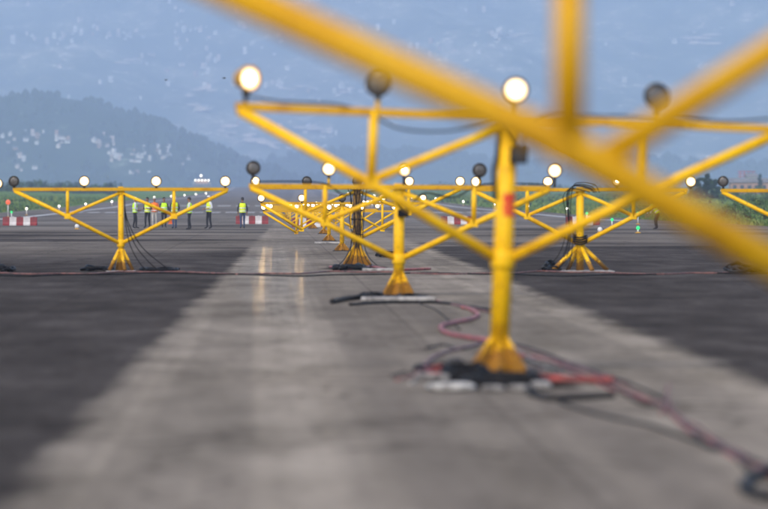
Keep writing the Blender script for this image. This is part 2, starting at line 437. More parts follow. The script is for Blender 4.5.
# ------------------------------------------------------------------ light frames
def lamp_meshes():
    d = {}
    h = MB(); h.lathe([(.02, .135), (.055, .13), (.085, .085), (.105, .02), (.109, -.04)], 'yellow_housing', 'Y', 22); d['housing_y'] = h.mesh('lamp')
    h = MB(); h.lathe([(.02, .135), (.055, .13), (.085, .085), (.105, .02), (.109, -.04)], 'dark_iron', 'Y', 22); d['housing_d'] = h.mesh('lamp')
    for key, mt in (('rim_y', 'yellow_housing'), ('rim_d', 'grey_rim')):
        r = MB(); n = 22; prof = [(.120, -.03), (.120, -.066), (.101, -.070), (.099, -.052)]
        vs, fs = [], []
        for (rr, hh) in prof:
            for j in range(n):
                th = 2 * math.pi * j / n; vs.append((rr * math.cos(th), hh, rr * math.sin(th)))
        for i in range(4):
            for j in range(n):
                i2 = (i + 1) % 4; j2 = (j + 1) % n; fs.append((i * n + j, i * n + j2, i2 * n + j2, i2 * n + j))
        r.add(vs, fs, mt, True); d[key] = r.mesh('rim')
    for key, mt in (('on', 'lamp_lit'), ('off', 'lamp_unlit')):
        l = MB(); l.lathe([(.100, -.050), (.085, -.058), (.05, -.064), (.012, -.066)], mt, 'Y', 22); d[key] = l.mesh('lens')
    s = MB(); s.box((0, 0, -.128), (.05, .07, .05), 'dark_iron', bev=.006); d['bracket'] = s.mesh('bracket')
    return d
LM = lamp_meshes()
def lamp(root, x, y, z, lit, yellow, yawd=0, stem_from=None, stem_mat='dark_iron'):
    o = share('lamp', LM['housing_y' if yellow else 'housing_d'], root, (x, y, z), (R(random.uniform(-3, 2)), 0, R(yawd)))
    share('rim', LM['rim_y' if yellow else 'rim_d'], o); share('lens', LM['on' if lit else 'off'], o); share('bracket', LM['bracket'], o)
    if stem_from is not None:
        MB().tube((x, y, stem_from), (x, y, z - .11), .022, stem_mat, 10).build('lamp_stem', root)
    return o

def light_frame(base, H, half, lamps, label, depth=1.28, lean=0, yawd=0, rp=.075, rd=.045, foot='gusset', paint='yellow_paint', lamp_rise=.27, w_truss=False, vert=True, hz_=None, in_=None, ext=0, post_paint=None, foot_w=.26, foot_h=.30):
    """lamps: list of (x, lit, yellow housing, yaw)"""
    root = empty('approach_light_frame', base, (0, R(lean), R(yawd)))
    tag(root, label, 'light frame', 'approach light frames on the runway')
    pp = post_paint or paint; post = MB(); post.tube((0, 0, .015), (0, 0, H + .06), rp, pp, 18)
    post.lathe([(rp + .018, H - .10), (rp + .018, H + .035)], pp, 'Z', 18, smooth=False)
    post.build('post', root)
    MB().box((0, -.004, .012), (foot_w * 2 + .10, foot_w * 2 + .08, .022), 'dark_iron' if foot == 'gusset' else 'concrete', bev=.004).build('base_plate', root)
    bar = MB(); bar.box((ext / 2, -rp - .036, H), (2 * half + .06 + ext, .07, .075), 'ochre_paint' if paint == 'yellow_paint' else paint, bev=.006); bar.build('crossbar', root)
    ln = H - depth
    hx = half * .5
    for sg in (-1, 1):
        if not w_truss:
            hz0 = H - depth * .5 if hz_ is None else H - hz_
            MB().path([(sg * rp * .6, -.03, ln), (sg * hx, -rp * .5 - .03, hz0 - .01), (sg * half, -rp - .03, H - .03)], rd, paint, 14).build('outer_brace', root)
            hz = H - depth * .5 if hz_ is None else H - hz_
            MB().tube((sg * rp * .7, -.06, H - .09 if in_ is None else H + in_), (sg * (hx - (0 if in_ is None else .1)), -rp * .5 - .02, hz + (.02 if in_ is None else -.06)), rd * .82, paint).build('inner_brace', root)
        else:
            hz = H - depth
            MB().tube((sg * half, -rp - .03, H - .03), (sg * hx, -rp - .02, hz), rd, paint).build('outer_brace', root)
            MB().tube((sg * hx, -rp - .02, hz + .01), (sg * rp * .6, -.04, H - .12), rd * .85, paint).build('inner_brace', root)
        if vert:
            MB().tube((sg * hx, -rp * .5 - .035, hz - .04), (sg * hx, -rp - .036, H + .02), rd * .85, paint).build('upright', root)
            MB().box((sg * hx, -rp * .5 - .06, hz), (.14, .035, .12), paint, bev=.004).build('node_plate', root)
    col_ = MB(); col_.lathe([(rp + .014, ln - .09), (rp + .022, ln - .07), (rp + .022, ln + .05), (rp + .014, ln + .07)], paint, 'Z', 18); 
    if not w_truss: col_.build('brace_collar', root)
    if foot == 'gusset':
        for k in range(4):
            a = R(45 + 90 * k); c, s = math.cos(a), math.sin(a); g = MB(); t = .012
            prof = [(rp * .8, .025), (foot_w * 1.25, .025), (foot_w * 1.25, .07), (rp * 1.05, foot_h), (rp * .8, foot_h)]
            vs = [(c * r - s * e, s * r + c * e, z) for e in (-t, t) for (r, z) in prof]
            n = 5; fs = [tuple(range(n)), tuple(range(2 * n - 1, n - 1, -1))] + [(i, n + i, n + (i + 1) % n, (i + 1) % n) for i in range(n)]
            g.add(vs, fs, paint); g.build('gusset', root)
        sk = MB(); sk.lathe([(foot_w * .86, .026), (foot_w * .84, .06), (foot_w * .5, foot_h * .55), (rp * 1.02, foot_h * .92)], paint, 'Z', 4, smooth=False)
        sk.build('foot_skirt', root)
        for k in range(4):
            a = R(90 * k); MB().lathe([(.016, .022), (.016, .05), (.009, .055)], 'dark_iron', 'Z', 6, (math.cos(a) * foot_w * .95, math.sin(a) * foot_w * .95, 0)).build('anchor_bolt', root)
    else:
        for k in range(4):
            a = R(20 + 90 * k); MB().path([(math.cos(a) * rp * .6, math.sin(a) * rp * .6, foot_h), (math.cos(a) * foot_w, math.sin(a) * foot_w, .03)], rd * .95, paint, 10).build('leg', root)
    for (x, lit, yel, yw) in lamps:
        lamp(root, x, -rp - .04, H + lamp_rise, lit, yel, yw, H + .02, 'dark_iron' if not (vert and abs(abs(x) - hx) < .15) else paint)
    return root
def hang_cable(root, pts, r=.014, mat='black_rubber', name='hanging_cable'):
    return MB().path(spline(pts, 6), r, mat, 6).build(name, root)

# the frame just in front of the camera
P0Y = F * 1 / 300.0
lightx = [-2.54, -1.27, 0, 1.27, 2.54]
f0 = light_frame((2.26, P0Y, 0), 2.40, 2.54, [(x, x != 0, False, 0) for x in lightx], 'yellow lattice light frame with blurred tubes crossing in front of all the others', depth=1.30, yawd=0, rd=.062, hz_=.60, in_=.05, rp=.09, paint='ochre_paint')
# the big leaning one on the pale lane
p1 = G(498, 373)
f1 = light_frame(p1, 2.36, 2.50, [(-2.44, True, True, 34), (-1.22, False, False, -8), (.045, True, False, 0), (1.34, False, False, 6), (2.68, True, True, -5)],
                 'tall leaning yellow light frame with red tape round its post', depth=1.30, lean=2.4, ext=.2, rp=.090, rd=.050, lamp_rise=.26, foot_w=.27, foot_h=.34)
tp = MB(); vs = []
for zi in range(7):
    for k in range(9):
        a = R(-105 + 85 * k / 8 + 9 * math.sin(zi * 2.3 + k)); vs.append((math.cos(a) * .0925, math.sin(a) * .0925, 1.45 + .036 * zi + .012 * math.sin(k * 1.7 + zi)))
tp.add(vs, [(r * 9 + k, r * 9 + k + 1, r * 9 + 10 + k, r * 9 + 9 + k) for r in range(6) for k in range(8)], 'red_tape', True); tp.build('red_tape', f1)
jb = MB(); jb.box((.10, -.11, 2.02), (.16, .10, .15), 'black_rubber', bev=.012); jb = jb.build('junction_box', f1)
MB().box((.10, -.163, 2.02), (.12, .008, .11), 'dark_iron', bev=.003).build('lid', jb)
hang_cable(f1, [(.08, -.12, 2.09), (-.1, -.13, 2.30), (-.3, -.12, 2.27), (-.62, -.12, 2.21), (-1.0, -.12, 2.22), (-1.3, -.13, 2.34), (-1.6, -.16, 2.415), (-2.1, -.16, 2.42), (-2.42, -.13, 2.46)], .011)
hang_cable(f1, [(.12, -.13, 2.09), (.2, -.15, 2.3), (.35, -.16, 2.42), (.8, -.155, 2.415), (1.32, -.16, 2.43), (2.0, -.155, 2.415), (2.44, -.13, 2.46)], .010)
hang_cable(f1, [(-.09, -.05, 2.3), (-.095, -.06, 2.0), (-.12, -.05, 1.85), (-.088, -.05, 1.6)], .02)
# the next one, with a plank under its foot
p2 = G(398.5, 296)
f2 = light_frame(p2, 1.80, 2.46, [(-2.42, False, False, 5), (-1.17, True, False, 0), (.07, True, False, 0), (1.31, False, False, 6), (2.56, True, False, -4)],
                 'upright yellow light frame with flared foot on a pale plank', depth=1.18, lean=.5, rp=.09, rd=.05, lamp_rise=.29, foot_w=.27, foot_h=.40)
MB().box((.06, -.135, 1.37), (.18, .10, .12), 'black_rubber', bev=.01).build('junction_box', f2)
hang_cable(f2, [(.05, -.14, 1.42), (-.3, -.14, 1.72), (-.9, -.13, 1.66), (-1.3, -.16, 1.86), (-2.4, -.16, 1.87)], .014)
hang_cable(f2, [(.12, -.14, 1.42), (.4, -.14, 1.7), (.9, -.13, 1.64), (1.4, -.16, 1.86), (2.5, -.16, 1.86)], .014)
# the rusty one wrapped in cables
p3 = G(357, 266)
f3 = light_frame(p3, 1.86, 2.46, [(-2.42, True, False, 0), (-1.2, False, False, 4), (.0, False, False, 0), (1.24, True, False, 0), (2.45, True, False, 0)],
                 'yellow light frame whose rust-brown post is wrapped in black cables', depth=1.2, rp=.10, rd=.045, lamp_rise=.16, foot_w=.36, foot_h=.5, post_paint='rusty_paint')
for k in range(7):
    x0 = -.14 + .047 * k; j1 = random.uniform(-.04, .04)
    hang_cable(f3, [(x0 * 1.6, -.18, 1.85), (x0 * 1.2 + j1, -.18, 1.55 - .05 * k), (x0 - j1, -.15, 1.1), (x0 * 1.1 + j1, -.16, .65), (x0 * 1.8, -.30, .25), (x0 * 3.2, -.52, .03)], .010)
for z in (.75, 1.1, 1.42):
    hang_cable(f3, [(-.14, -.12, z), (0, -.185, z + .02), (.14, -.10, z), (.0, .13, z + .01), (-.14, -.1, z + .03)], .012, name='cable_tie')
# left and right wings of the cross bar of lights
pL = G(121, 271.5)
fL = light_frame(pL, 1.81, 2.34, [(-2.34, False, False, -6), (-.80, True, False, 0), (.78, True, False, 0), (2.30, True, False, 0)],
                 'yellow light frame standing beside the group in vests, cables down its post', depth=1.18, rp=.062, rd=.043, foot='legs', lamp_rise=.18, foot_w=.27, foot_h=.48)
for k in range(3):
    hang_cable(fL, [(.08, -.1, 1.7 - .1 * k), (.10 + .03 * k, -.12, 1.1), (.22 + .12 * k, -.15, .55), (.5 + .25 * k, -.2, .09), (.75 + .2 * k, -.25, .02)], .010)
pR = G(580, 271.5)
fR = light_frame(pR, 1.80, 2.34, [(-2.30, True, False, 0), (-.72, True, False, 0), (.80, True, False, 0), (2.43, True, False, 0)],
                 'yellow light frame on splayed legs with black cables looped over its top', depth=1.18, rp=.085, rd=.05, foot='legs', lamp_rise=.18, foot_w=.66, foot_h=.56)
for k in range(5):
    q = (k - 2) * .045 + random.uniform(-.04, .04)
    hang_cable(fR, [(.32 + q, -.13, 1.74), (.2 + q, -.17 - .01 * k, 1.85 + q * .6), (-.1 + q, -.2, 1.90 + q * .6), (-.27 + q, -.19, 1.76 + q), (-.27 + q * .5, -.14, 1.3), (-.24 + q * .8, -.16, .8), (-.36 + 1.5 * q, -.15, .3), (-.6 + q * 3, -.2, .03)], .009)
for k in range(4):
    hang_cable(fR, [(-.14, -.12, .62 + .05 * k), (0, -.16, .60 + .05 * k), (.14, -.10, .64 + .05 * k), (.0, .12, .62 + .05 * k), (-.14, -.1, .66 + .05 * k)], .02, name='cable_wrap')
pRR = G(829, 272.5)
light_frame(pRR, 1.78, 2.34, [(-2.32, False, False, -8), (-.78, True, False, 0), (.78, False, False, 0), (2.3, True, False, 0)],
            'yellow light frame before the grassy bank with an unlit lamp on its end', depth=1.18, rp=.065, rd=.043, foot='legs', lamp_rise=.2, foot_w=.5, foot_h=.5)
pLL = G(-108, 271.5)
light_frame(pLL, 1.74, 2.34, [(-2.32, True, False, 0), (-.78, True, False, 0), (.78, False, False, 0), (2.33, True, False, 0)],
            'yellow light frame at the edge beyond the striped barrier, one lamp showing', depth=1.18, rp=.065, rd=.043, foot='legs', lamp_rise=.2, foot_w=.4, foot_h=.5)
# low ones farther along the row
for i, (px, Y, H, hl, lab, lits) in enumerate([
        (342, 130.0, 1.46, 2.46, 'yellow light frame of middle height right behind the cable-wrapped post', (1, 1, 0, 1, 1)),
        (329, 160.5, 1.12, 2.46, 'first low yellow light frame behind the cable-wrapped post, braces nearly to the ground', (1, 1, 1, 1, 1)),
        (324, 192.0, 1.10, 2.40, 'second low yellow light frame behind the cable-wrapped post', (1, 1, 0, 1, 1)),
        (313, 225.0, 1.08, 2.40, 'third low yellow light frame behind the cable-wrapped post', (1, 1, 1, 1, 1)),
        (308, 262.0, 1.05, 2.40, 'fourth low yellow light frame in the row, beside the striped barriers', (1, 1, 1, 1, 1)),
        (304, 295.0, 1.05, 2.40, 'fifth low yellow light frame in the row, beyond the striped barriers', (1, 1, 1, 1, 1)),
        (301, 328.0, 1.05, 2.40, 'last low yellow light frame in the row along the runway', (1, 1, 1, 1, 1))]):
    b0 = on_ground(px, Y)
    light_frame(b0, H, hl, [(hl * (k - 2) / 2.0, bool(lits[k]), False, 0) for k in range(5)], lab, depth=.80, rp=.07, rd=.042, foot='gusset', lamp_rise=.16, w_truss=True, foot_w=.24, foot_h=.25)

# ------------------------------------------------------------------ cables, slabs and clutter on the pavement
def ground_cable(pxs, r, mat, label, name='cable', per=8, jitter=0, cat='cable', lift=None):
    pts = []
    for i, p in enumerate(pxs):
        q = G(p[0], p[1]); q.z = r * .92 + (p[2] if len(p) > 2 else 0); pts.append(q)
    pts = spline(pts, per)
    if jitter:
        pts = [p + Vector((random.uniform(-1, 1) * jitter, random.uniform(-1, 1) * jitter * 3, 0)) for p in pts]
    o = MB().path(pts, r, mat, 8).build(name)
    return tag(o, label, cat, 'cables on the pavement')
xs = list(range(-60, 840, 30))
ground_cable([(x, 273.5 + 1.2 * math.sin(x * .031) + .6 * math.sin(x * .09)) for x in xs], .017, 'pink_cable', 'long dull red cable running across the pavement between the wing frames', jitter=.01)
ground_cable([(x, 275.0 + 1.3 * math.sin(x * .023 + 1) + .5 * math.sin(x * .07)) for x in xs], .016, 'black_rubber', 'long thin black cable running across the pavement beside the red one', jitter=.01)
ground_cable([(462, 309), (470, 311), (478, 316.5), (470, 321), (452, 325), (441.5, 328), (443, 333), (453, 337), (470, 340), (488, 342.5)], .028, 'red_cable', 'faded red hose zigzagging behind the post with red tape')
ground_cable([(486, 343), (470, 348), (452, 352), (436, 358), (425, 366), (418, 374), (428, 378)], .020, 'pink_cable', 'thin pinkish cable curling towards the black coil')
ground_cable([(540, 382.0), (556, 382.6), (575, 383.0), (596, 383.6), (613, 384.2)], .034, 'red_cable', 'short thick bright red hose lying right of the flared foot')
ground_cable([(530, 396), (550, 401), (575, 400.5), (600, 399.0), (613, 398.2)], .026, 'black_rubber', 'short thick black cable lying parallel to the red hose', cat='cable')
ground_cable([(560, 404), (585, 412), (615, 420), (650, 427), (676, 436), (705, 446), (735, 455), (775, 470)], .013, 'black_rubber', 'long black cable curving away beneath the pink bundle')
for k, (dy, rr, mt, lab) in enumerate([(0, .013, 'pink_cable', 'dusty pink cable of the bundle trailing away from the leaning frame'), (3.4, .010, 'red_cable', 'thin red cable of the bundle trailing away from the leaning frame'), (-3.2, .009, 'pink_cable', 'thinnest pink cable of the bundle trailing away from the leaning frame'), (6, .012, 'black_rubber', 'black cable of the bundle trailing away from the leaning frame')]):
    wob = lambda a: 3.0 * math.sin(a * 2.1 + k * 1.9)
    ground_cable([(x, y + dy * f_ + wob(i_)) for i_, (x, y, f_) in enumerate([(505, 350, 1), (540, 358, .8), (575, 369, 1.1), (610, 384, 1), (640, 398, .5), (664, 409, .3), (690, 428, .7), (705, 437, 1.2), (720, 447, 1), (735, 455, .6), (750, 463, 1.2), (790, 486, 1)])], rr, mt, lab, jitter=.006)
ground_cable([(661, 415), (665, 409, .03), (668, 405, .10), (669.5, 402, .13), (667, 404, .07), (671, 410, .02), (674, 415)], .011, 'pink_cable', 'pinkish cable knot sticking up from the bundle', name='cable_knot')
ground_cable([(790, 478), (768, 476), (757, 480), (744, 489), (748, 496), (765, 501), (790, 504)], .030, 'black_rubber', 'black cable loop at the end of the pink bundle', name='cable_loop')
ground_cable([(516, 345), (540, 352), (565, 362), (600, 374), (640, 389), (668, 403)], .011, 'black_rubber', 'thin dark wire slanting from the flared foot to the knot', name='wire')
ground_cable([(498, 312), (470, 308), (440, 304), (410, 303.5), (380, 304), (350, 306)], .022, 'black_rubber', 'black cable lying across in front of the plank')
ground_cable([(432, 301), (450, 305), (470, 309), (492, 314)], .018, 'pink_cable', 'short pink cable leading away from the plank')
ground_cable([(404, 297), (420, 304), (435, 310), (448, 320), (460, 330)], .010, 'black_rubber', 'thin wire curving from the plank to the red hose', name='wire')
ground_cable([(330, 268), (350, 270), (372, 268), (392, 271), (430, 270)], .030, 'red_cable', 'red cable in a tangle at the cable-wrapped post')
ground_cable([(332, 304), (345, 301), (360, 299.5), (376, 299), (388, 300)], .04, 'black_rubber', 'thick black cable end beside the plank')

for k_, (pts_, r_, m_, l_) in enumerate([
        ([(392, 377), (405, 373), (420, 377), (436, 368), (452, 372), (470, 366), (484, 372)], .011, 'black_rubber', 'thin black lead strewn left of the flared foot'),
        ([(396, 381), (412, 377), (426, 370), (441, 376), (455, 362), (466, 369)], .010, 'red_cable', 'thin red lead strewn left of the flared foot'),
        ([(410, 384), (428, 379), (446, 382), (462, 374), (480, 381)], .013, 'concrete', 'pale lead strewn left of the flared foot'),
        ([(518, 374), (535, 368), (549, 377), (566, 371), (590, 379), (625, 384)], .009, 'pink_cable', 'thin pink lead right of the flared foot'),
        ([(511, 345), (525, 356), (538, 364), (556, 372), (580, 378), (606, 381)], .008, 'concrete', 'thin pale lead slanting right of the post'),
        ([(426, 349), (444, 346), (462, 350), (480, 345)], .012, 'black_rubber', 'short dark lead beside the zigzag hose')]):
    ground_cable(pts_, r_, m_, l_, name='lead', jitter=.008)
def coil(c, rx, ry, n, r, mat, label, seed, h=.12):
    rnd = random.Random(seed); pts = []
    for i in range(n * 9):
        a = i * 2 * math.pi / 9 + rnd.uniform(-.15, .15); f = .55 + .45 * rnd.random()
        pts.append((math.cos(a) * rx * f, math.sin(a) * ry * f, r + h * rnd.random() * (1.15 - f)))
    o = MB().path(spline(pts, 4), r, mat, 6).build('cable_coil'); o.location = c
    return tag(o, label, 'cable', 'cable coils at the frame feet')
coil(G(466, 379), .24, .55, 15, .017, 'black_rubber', 'black cable coil heaped left of the flared foot', 3, .22)
coil(G(432, 372), .22, .6, 5, .013, 'black_rubber', 'loose black coil with a red hose end near the white slab', 4, .12)
coil(G(436, 373), .18, .6, 3, .011, 'red_cable', 'loose red coil lying in the black one', 5, .10)
coil(G(505, 384), .40, .5, 16, .016, 'black_rubber', 'dark coil spread in front of the flared foot', 6, .13)
coil(G(544, 380), .16, .5, 6, .013, 'black_rubber', 'small dark coil at the start of the red hose', 16, .12)
coil(G(372, 299), .22, .9, 4, .03, 'black_rubber', 'black coil at the left end of the plank', 7, .16)
coil(G(410, 300), .28, .9, 3, .026, 'black_rubber', 'black coil wound round the foot on the plank', 17, .12)
coil(G(350, 270), .45, 1.6, 4, .035, 'black_rubber', 'black coil at the foot of the cable-wrapped post', 8, .18)
coil(G(745, 273), .42, 1.6, 6, .035, 'black_rubber', 'bushy black coil on the long red cable', 9, .30)
coil(G(4, 272), .25, 1.2, 4, .03, 'black_rubber', 'black coil on the cable left of the barrier', 10, .22)
coil(G(552, 271), .20, 1.2, 5, .03, 'black_rubber', 'upright black coil beside the splayed legs', 11, .35)
coil(G(392, 257), .5, 2, 4, .04, 'black_rubber', 'dark coil behind the post on the plank', 12, .22)
coil(G(160, 271), .5, 1.2, 3, .022, 'black_rubber', 'thin cable loops at the foot beside the group', 13, .12)
coil(G(98, 271), .4, 1.2, 3, .022, 'black_rubber', 'thin cable loops left of the same foot', 14, .22)

def stain(px, py, rx, ry, seed, name='dirt_patch'):
    rnd = random.Random(seed); n = 28; c = G(px, py); m = MB()
    vs = [(0, 0, .006)] + [(math.cos(2 * math.pi * j / n) * rx * rnd.uniform(.6, 1.1), math.sin(2 * math.pi * j / n) * ry * rnd.uniform(.6, 1.1), .004) for j in range(n)]
    m.add(vs, [(0, 1 + j, 1 + (j + 1) % n) for j in range(n)], 'dirt'); o = m.build(name); o.location = c; return struct(o)
simple('dirt', (.040, .028, .020), (.014, .011, .009), .95, 5, spec=.05)
stain(500, 386, .62, 1.2, 1); stain(466, 384, .40, 1.0, 2); stain(548, 386, .3, .6, 3); stain(395, 299, .55, 2.2, 4); stain(355, 268, .8, 4, 5)
for k_, (px, py) in enumerate(((301, 396), (325, 390), (344, 397), (362, 402))): stain(px, py, .035, .09, 20 + k_, 'oil_spot')
def lump(name, px, py, sx, sy, sz, mat, label, cat, seed, group=None, yawd=0):
    bm = bmesh.new(); bmesh.ops.create_icosphere(bm, subdivisions=3, radius=1)
    for v in bm.verts:
        c = v.co
        e = .55
        q = Vector([math.copysign(abs(t) ** e, t) for t in c])
        n_ = 1 + .10 * noise.noise(c * 2.2 + Vector((seed, 0, 0))) + .04 * noise.noise(c * 7 + Vector((0, seed, 0)))
        v.co = Vector((q.x * sx / 2, q.y * sy / 2, q.z * sz / 2)) * n_
    z0 = min(v.co.z for v in bm.verts)
    for v in bm.verts: v.co.z -= z0
    me = bpy.data.meshes.new(name); bm.to_mesh(me); bm.free()
    for p in me.polygons: p.use_smooth = True
    me.materials.append(MATS[mat])
    o = bpy.data.objects.new(name, me); col.objects.link(o); o.location = G(px, py); o.rotation_euler.z = R(yawd)
    return tag(o, label, cat, group)
lump('sandbag', 451, 390.5, .40, .4, .065, 'pale_bag', 'long white slab-like sandbag in front of the black coil', 'sandbag', 1, 'sandbags at the flared foot', 4)
lump('sandbag', 493, 391, .20, .3, .045, 'sandbag', 'flat bluish-grey sandbag under the flared foot', 'sandbag', 2, 'sandbags at the flared foot')
lump('sandbag', 518, 391, .18, .3, .05, 'sandbag', 'pale beige sandbag beside the grey one', 'sandbag', 3, 'sandbags at the flared foot', -8)
lump('sandbag', 541, 388.5, .14, .3, .06, 'concrete', 'small pinkish-white sandbag at the start of the red hose', 'sandbag', 4, 'sandbags at the flared foot', 10)
lump('sandbag', 432, 381, .2, .4, .07, 'sandbag', 'small dusty sandbag in the loose coil', 'sandbag', 5, 'sandbags at the flared foot', 30)
lump('stone_block', 455, 373, .16, .3, .14, 'dark_iron', 'dark stone inside the black coil heap', 'stone', 6)
pk = MB(); pk.box((0, 0, .05), (1.15, .4, .06), 'concrete', bev=.012); pk = pk.build('plank'); pk.location = G(398, 302.0)
tag(pk, 'pale plank lying under the foot of the upright frame', 'plank')
pk = MB(); pk.box((0, 0, .03), (1.1, .7, .06), 'concrete', bev=.012); pk = pk.build('concrete_slab'); pk.location = G(330, 243.5)
tag(pk, 'pale slab in front of the first low frame', 'slab')
pk = MB(); pk.box((0, 0, .03), (.7, .5, .06), 'concrete', bev=.012); pk = pk.build('concrete_slab'); pk.location = G(378, 271)
tag(pk, 'pale slab right of the cable-wrapped post', 'slab')
pk = MB(); pk.box((0, 0, .04), (.5, .5, .08), 'concrete', bev=.012); pk = pk.build('concrete_slab'); pk.location = G(764, 273)
tag(pk, 'yellowish slab beside the bushy black coil', 'slab')
# ------------------------------------------------------------------ barriers, small lights
def barrier_mesh(mat):
    m = MB(); L = .40
    prof = [(-.21, 0), (.21, 0), (.21, .10), (.13, .22), (.10, .50), (-.10, .50), (-.13, .22), (-.21, .10)]
    n = len(prof); vs = []
    for x, k in ((-L / 2, .93), (-L / 2 + .03, 1), (L / 2 - .03, 1), (L / 2, .93)):
        vs += [(x, a * k, .25 + (z - .25) * k if z > 0 else 0.0) for a, z in prof]
    fs = [(r * n + i, r * n + (i + 1) % n, (r + 1) * n + (i + 1) % n, (r + 1) * n + i) for r in range(3) for i in range(n)]
    fs += [tuple(range(n)), tuple(range(4 * n - 1, 3 * n - 1, -1))]
    m.add(vs, fs, mat); m.lathe([(.05, .49), (.05, .53), (.03, .535)], mat, 'Z', 10)
    return m.mesh('water_barrier')
BR, BW = barrier_mesh('barrier_red'), barrier_mesh('barrier_white')
bk = 0
def barriers(px, py, pattern, label):
    p = G(px, py); n = len(pattern)
    root = empty('striped_barrier', (p.x + n * .2, p.y, 0), (0, 0, R(random.uniform(-3, 3)))); tag(root, label, 'barrier', 'striped barriers at the runway end')
    for i, c in enumerate(pattern):
        share('red_block' if c == 'r' else 'white_block', BR if c == 'r' else BW, root, ((i - (n - 1) / 2) * .405, .01 * math.sin(i * 9), 0))
barriers(3, 225.5, 'rwrwr', 'red and white striped barrier beyond the end lamp, before the left grass')
barriers(236, 224, 'rwrwr', 'red and white striped barrier behind the person standing alone')
barriers(292, 227.0, 'rwrwr', 'red and white striped barrier behind the low frames')
barriers(441, 224.5, 'rwrwr', 'red and white striped barrier seen under the leaning frame brace')
barriers(566, 225, 'rwrwr', 'red and white striped barrier behind the splayed-leg frame')

def edge_light(loc, mat, label, cat, group, h=.55, r=.13):
    root = empty('runway_light', loc); tag(root, label, cat, group)
    MB().lathe([(.14, 0), (.14, .03), (.05, .06)], 'yellow_housing', 'Z', 12).build('base', root)
    MB().tube((0, 0, .05), (0, 0, h - r), .035, 'white_metal', 8).build('stem', root)
    MB().lathe([(r * .55, h - r), (r * .95, h - r * .5), (r, h), (r * .75, h + r * .7), (r * .2, h + r)], mat, 'Z', 12).build('globe', root)
    return root
for i, Y in enumerate((390, 450, 515, 600, 700, 820, 960, 1110, 1280, 1480)):
    for x, side in ((-22.2, 'left'), (27.2, 'right')):
        edge_light((x, Y, ground_z(Y)), 'edge_white', 'white runway edge light beside the edge line on the ' + ('barrier and apron side' if side == 'left' else 'grassy bank and tree side'), 'runway light', 'white edge lights ' + side, .6, .05 + .00008 * Y)
for k, px in enumerate((364, 368, 372, 376, 380, 383)):
    Y = 560; p = on_ground(px, Y)
    edge_light(p, 'edge_white', 'small white light in the cluster behind the cable-wrapped post', 'runway light', 'white light cluster', .62, .17)
for (px, py, Y, lab) in ((11.5, 212, 330, 'green threshold light above the striped barrier at the grass'), (587, 213.5, 262, 'green threshold light beside the splayed-leg frame post'), (612, 219.5, 238, 'lower green threshold light right of the splayed-leg frame'), (638, 213, 262, 'green threshold light left of the crouching person'), (638, 229, 196, 'green reflection on the pavement before the crouching person, built as a light')):  # last one is a reflection on wet pavement, built as a glowing light
    p = at(px, py, Y); z = p.z
    edge_light((p.x, Y, 0), 'light_green', lab, 'runway light', 'green threshold lights', max(.25, z), .085)
p = at(8, 202, 360)
edge_light((p.x, 360, 0), 'light_red', 'red-orange obstruction light on a pole above the striped barrier', 'light', None, p.z, .20)
for (px, py, lab) in ((77, 229.3, 'low white light set in the pavement below the wing frame'), (600, 233, 'low white light set in the pavement behind the splayed legs')):
    p = G(px, py); edge_light((p.x, p.y, 0), 'white_metal', lab, 'runway light', 'inset lights', .16, .12)

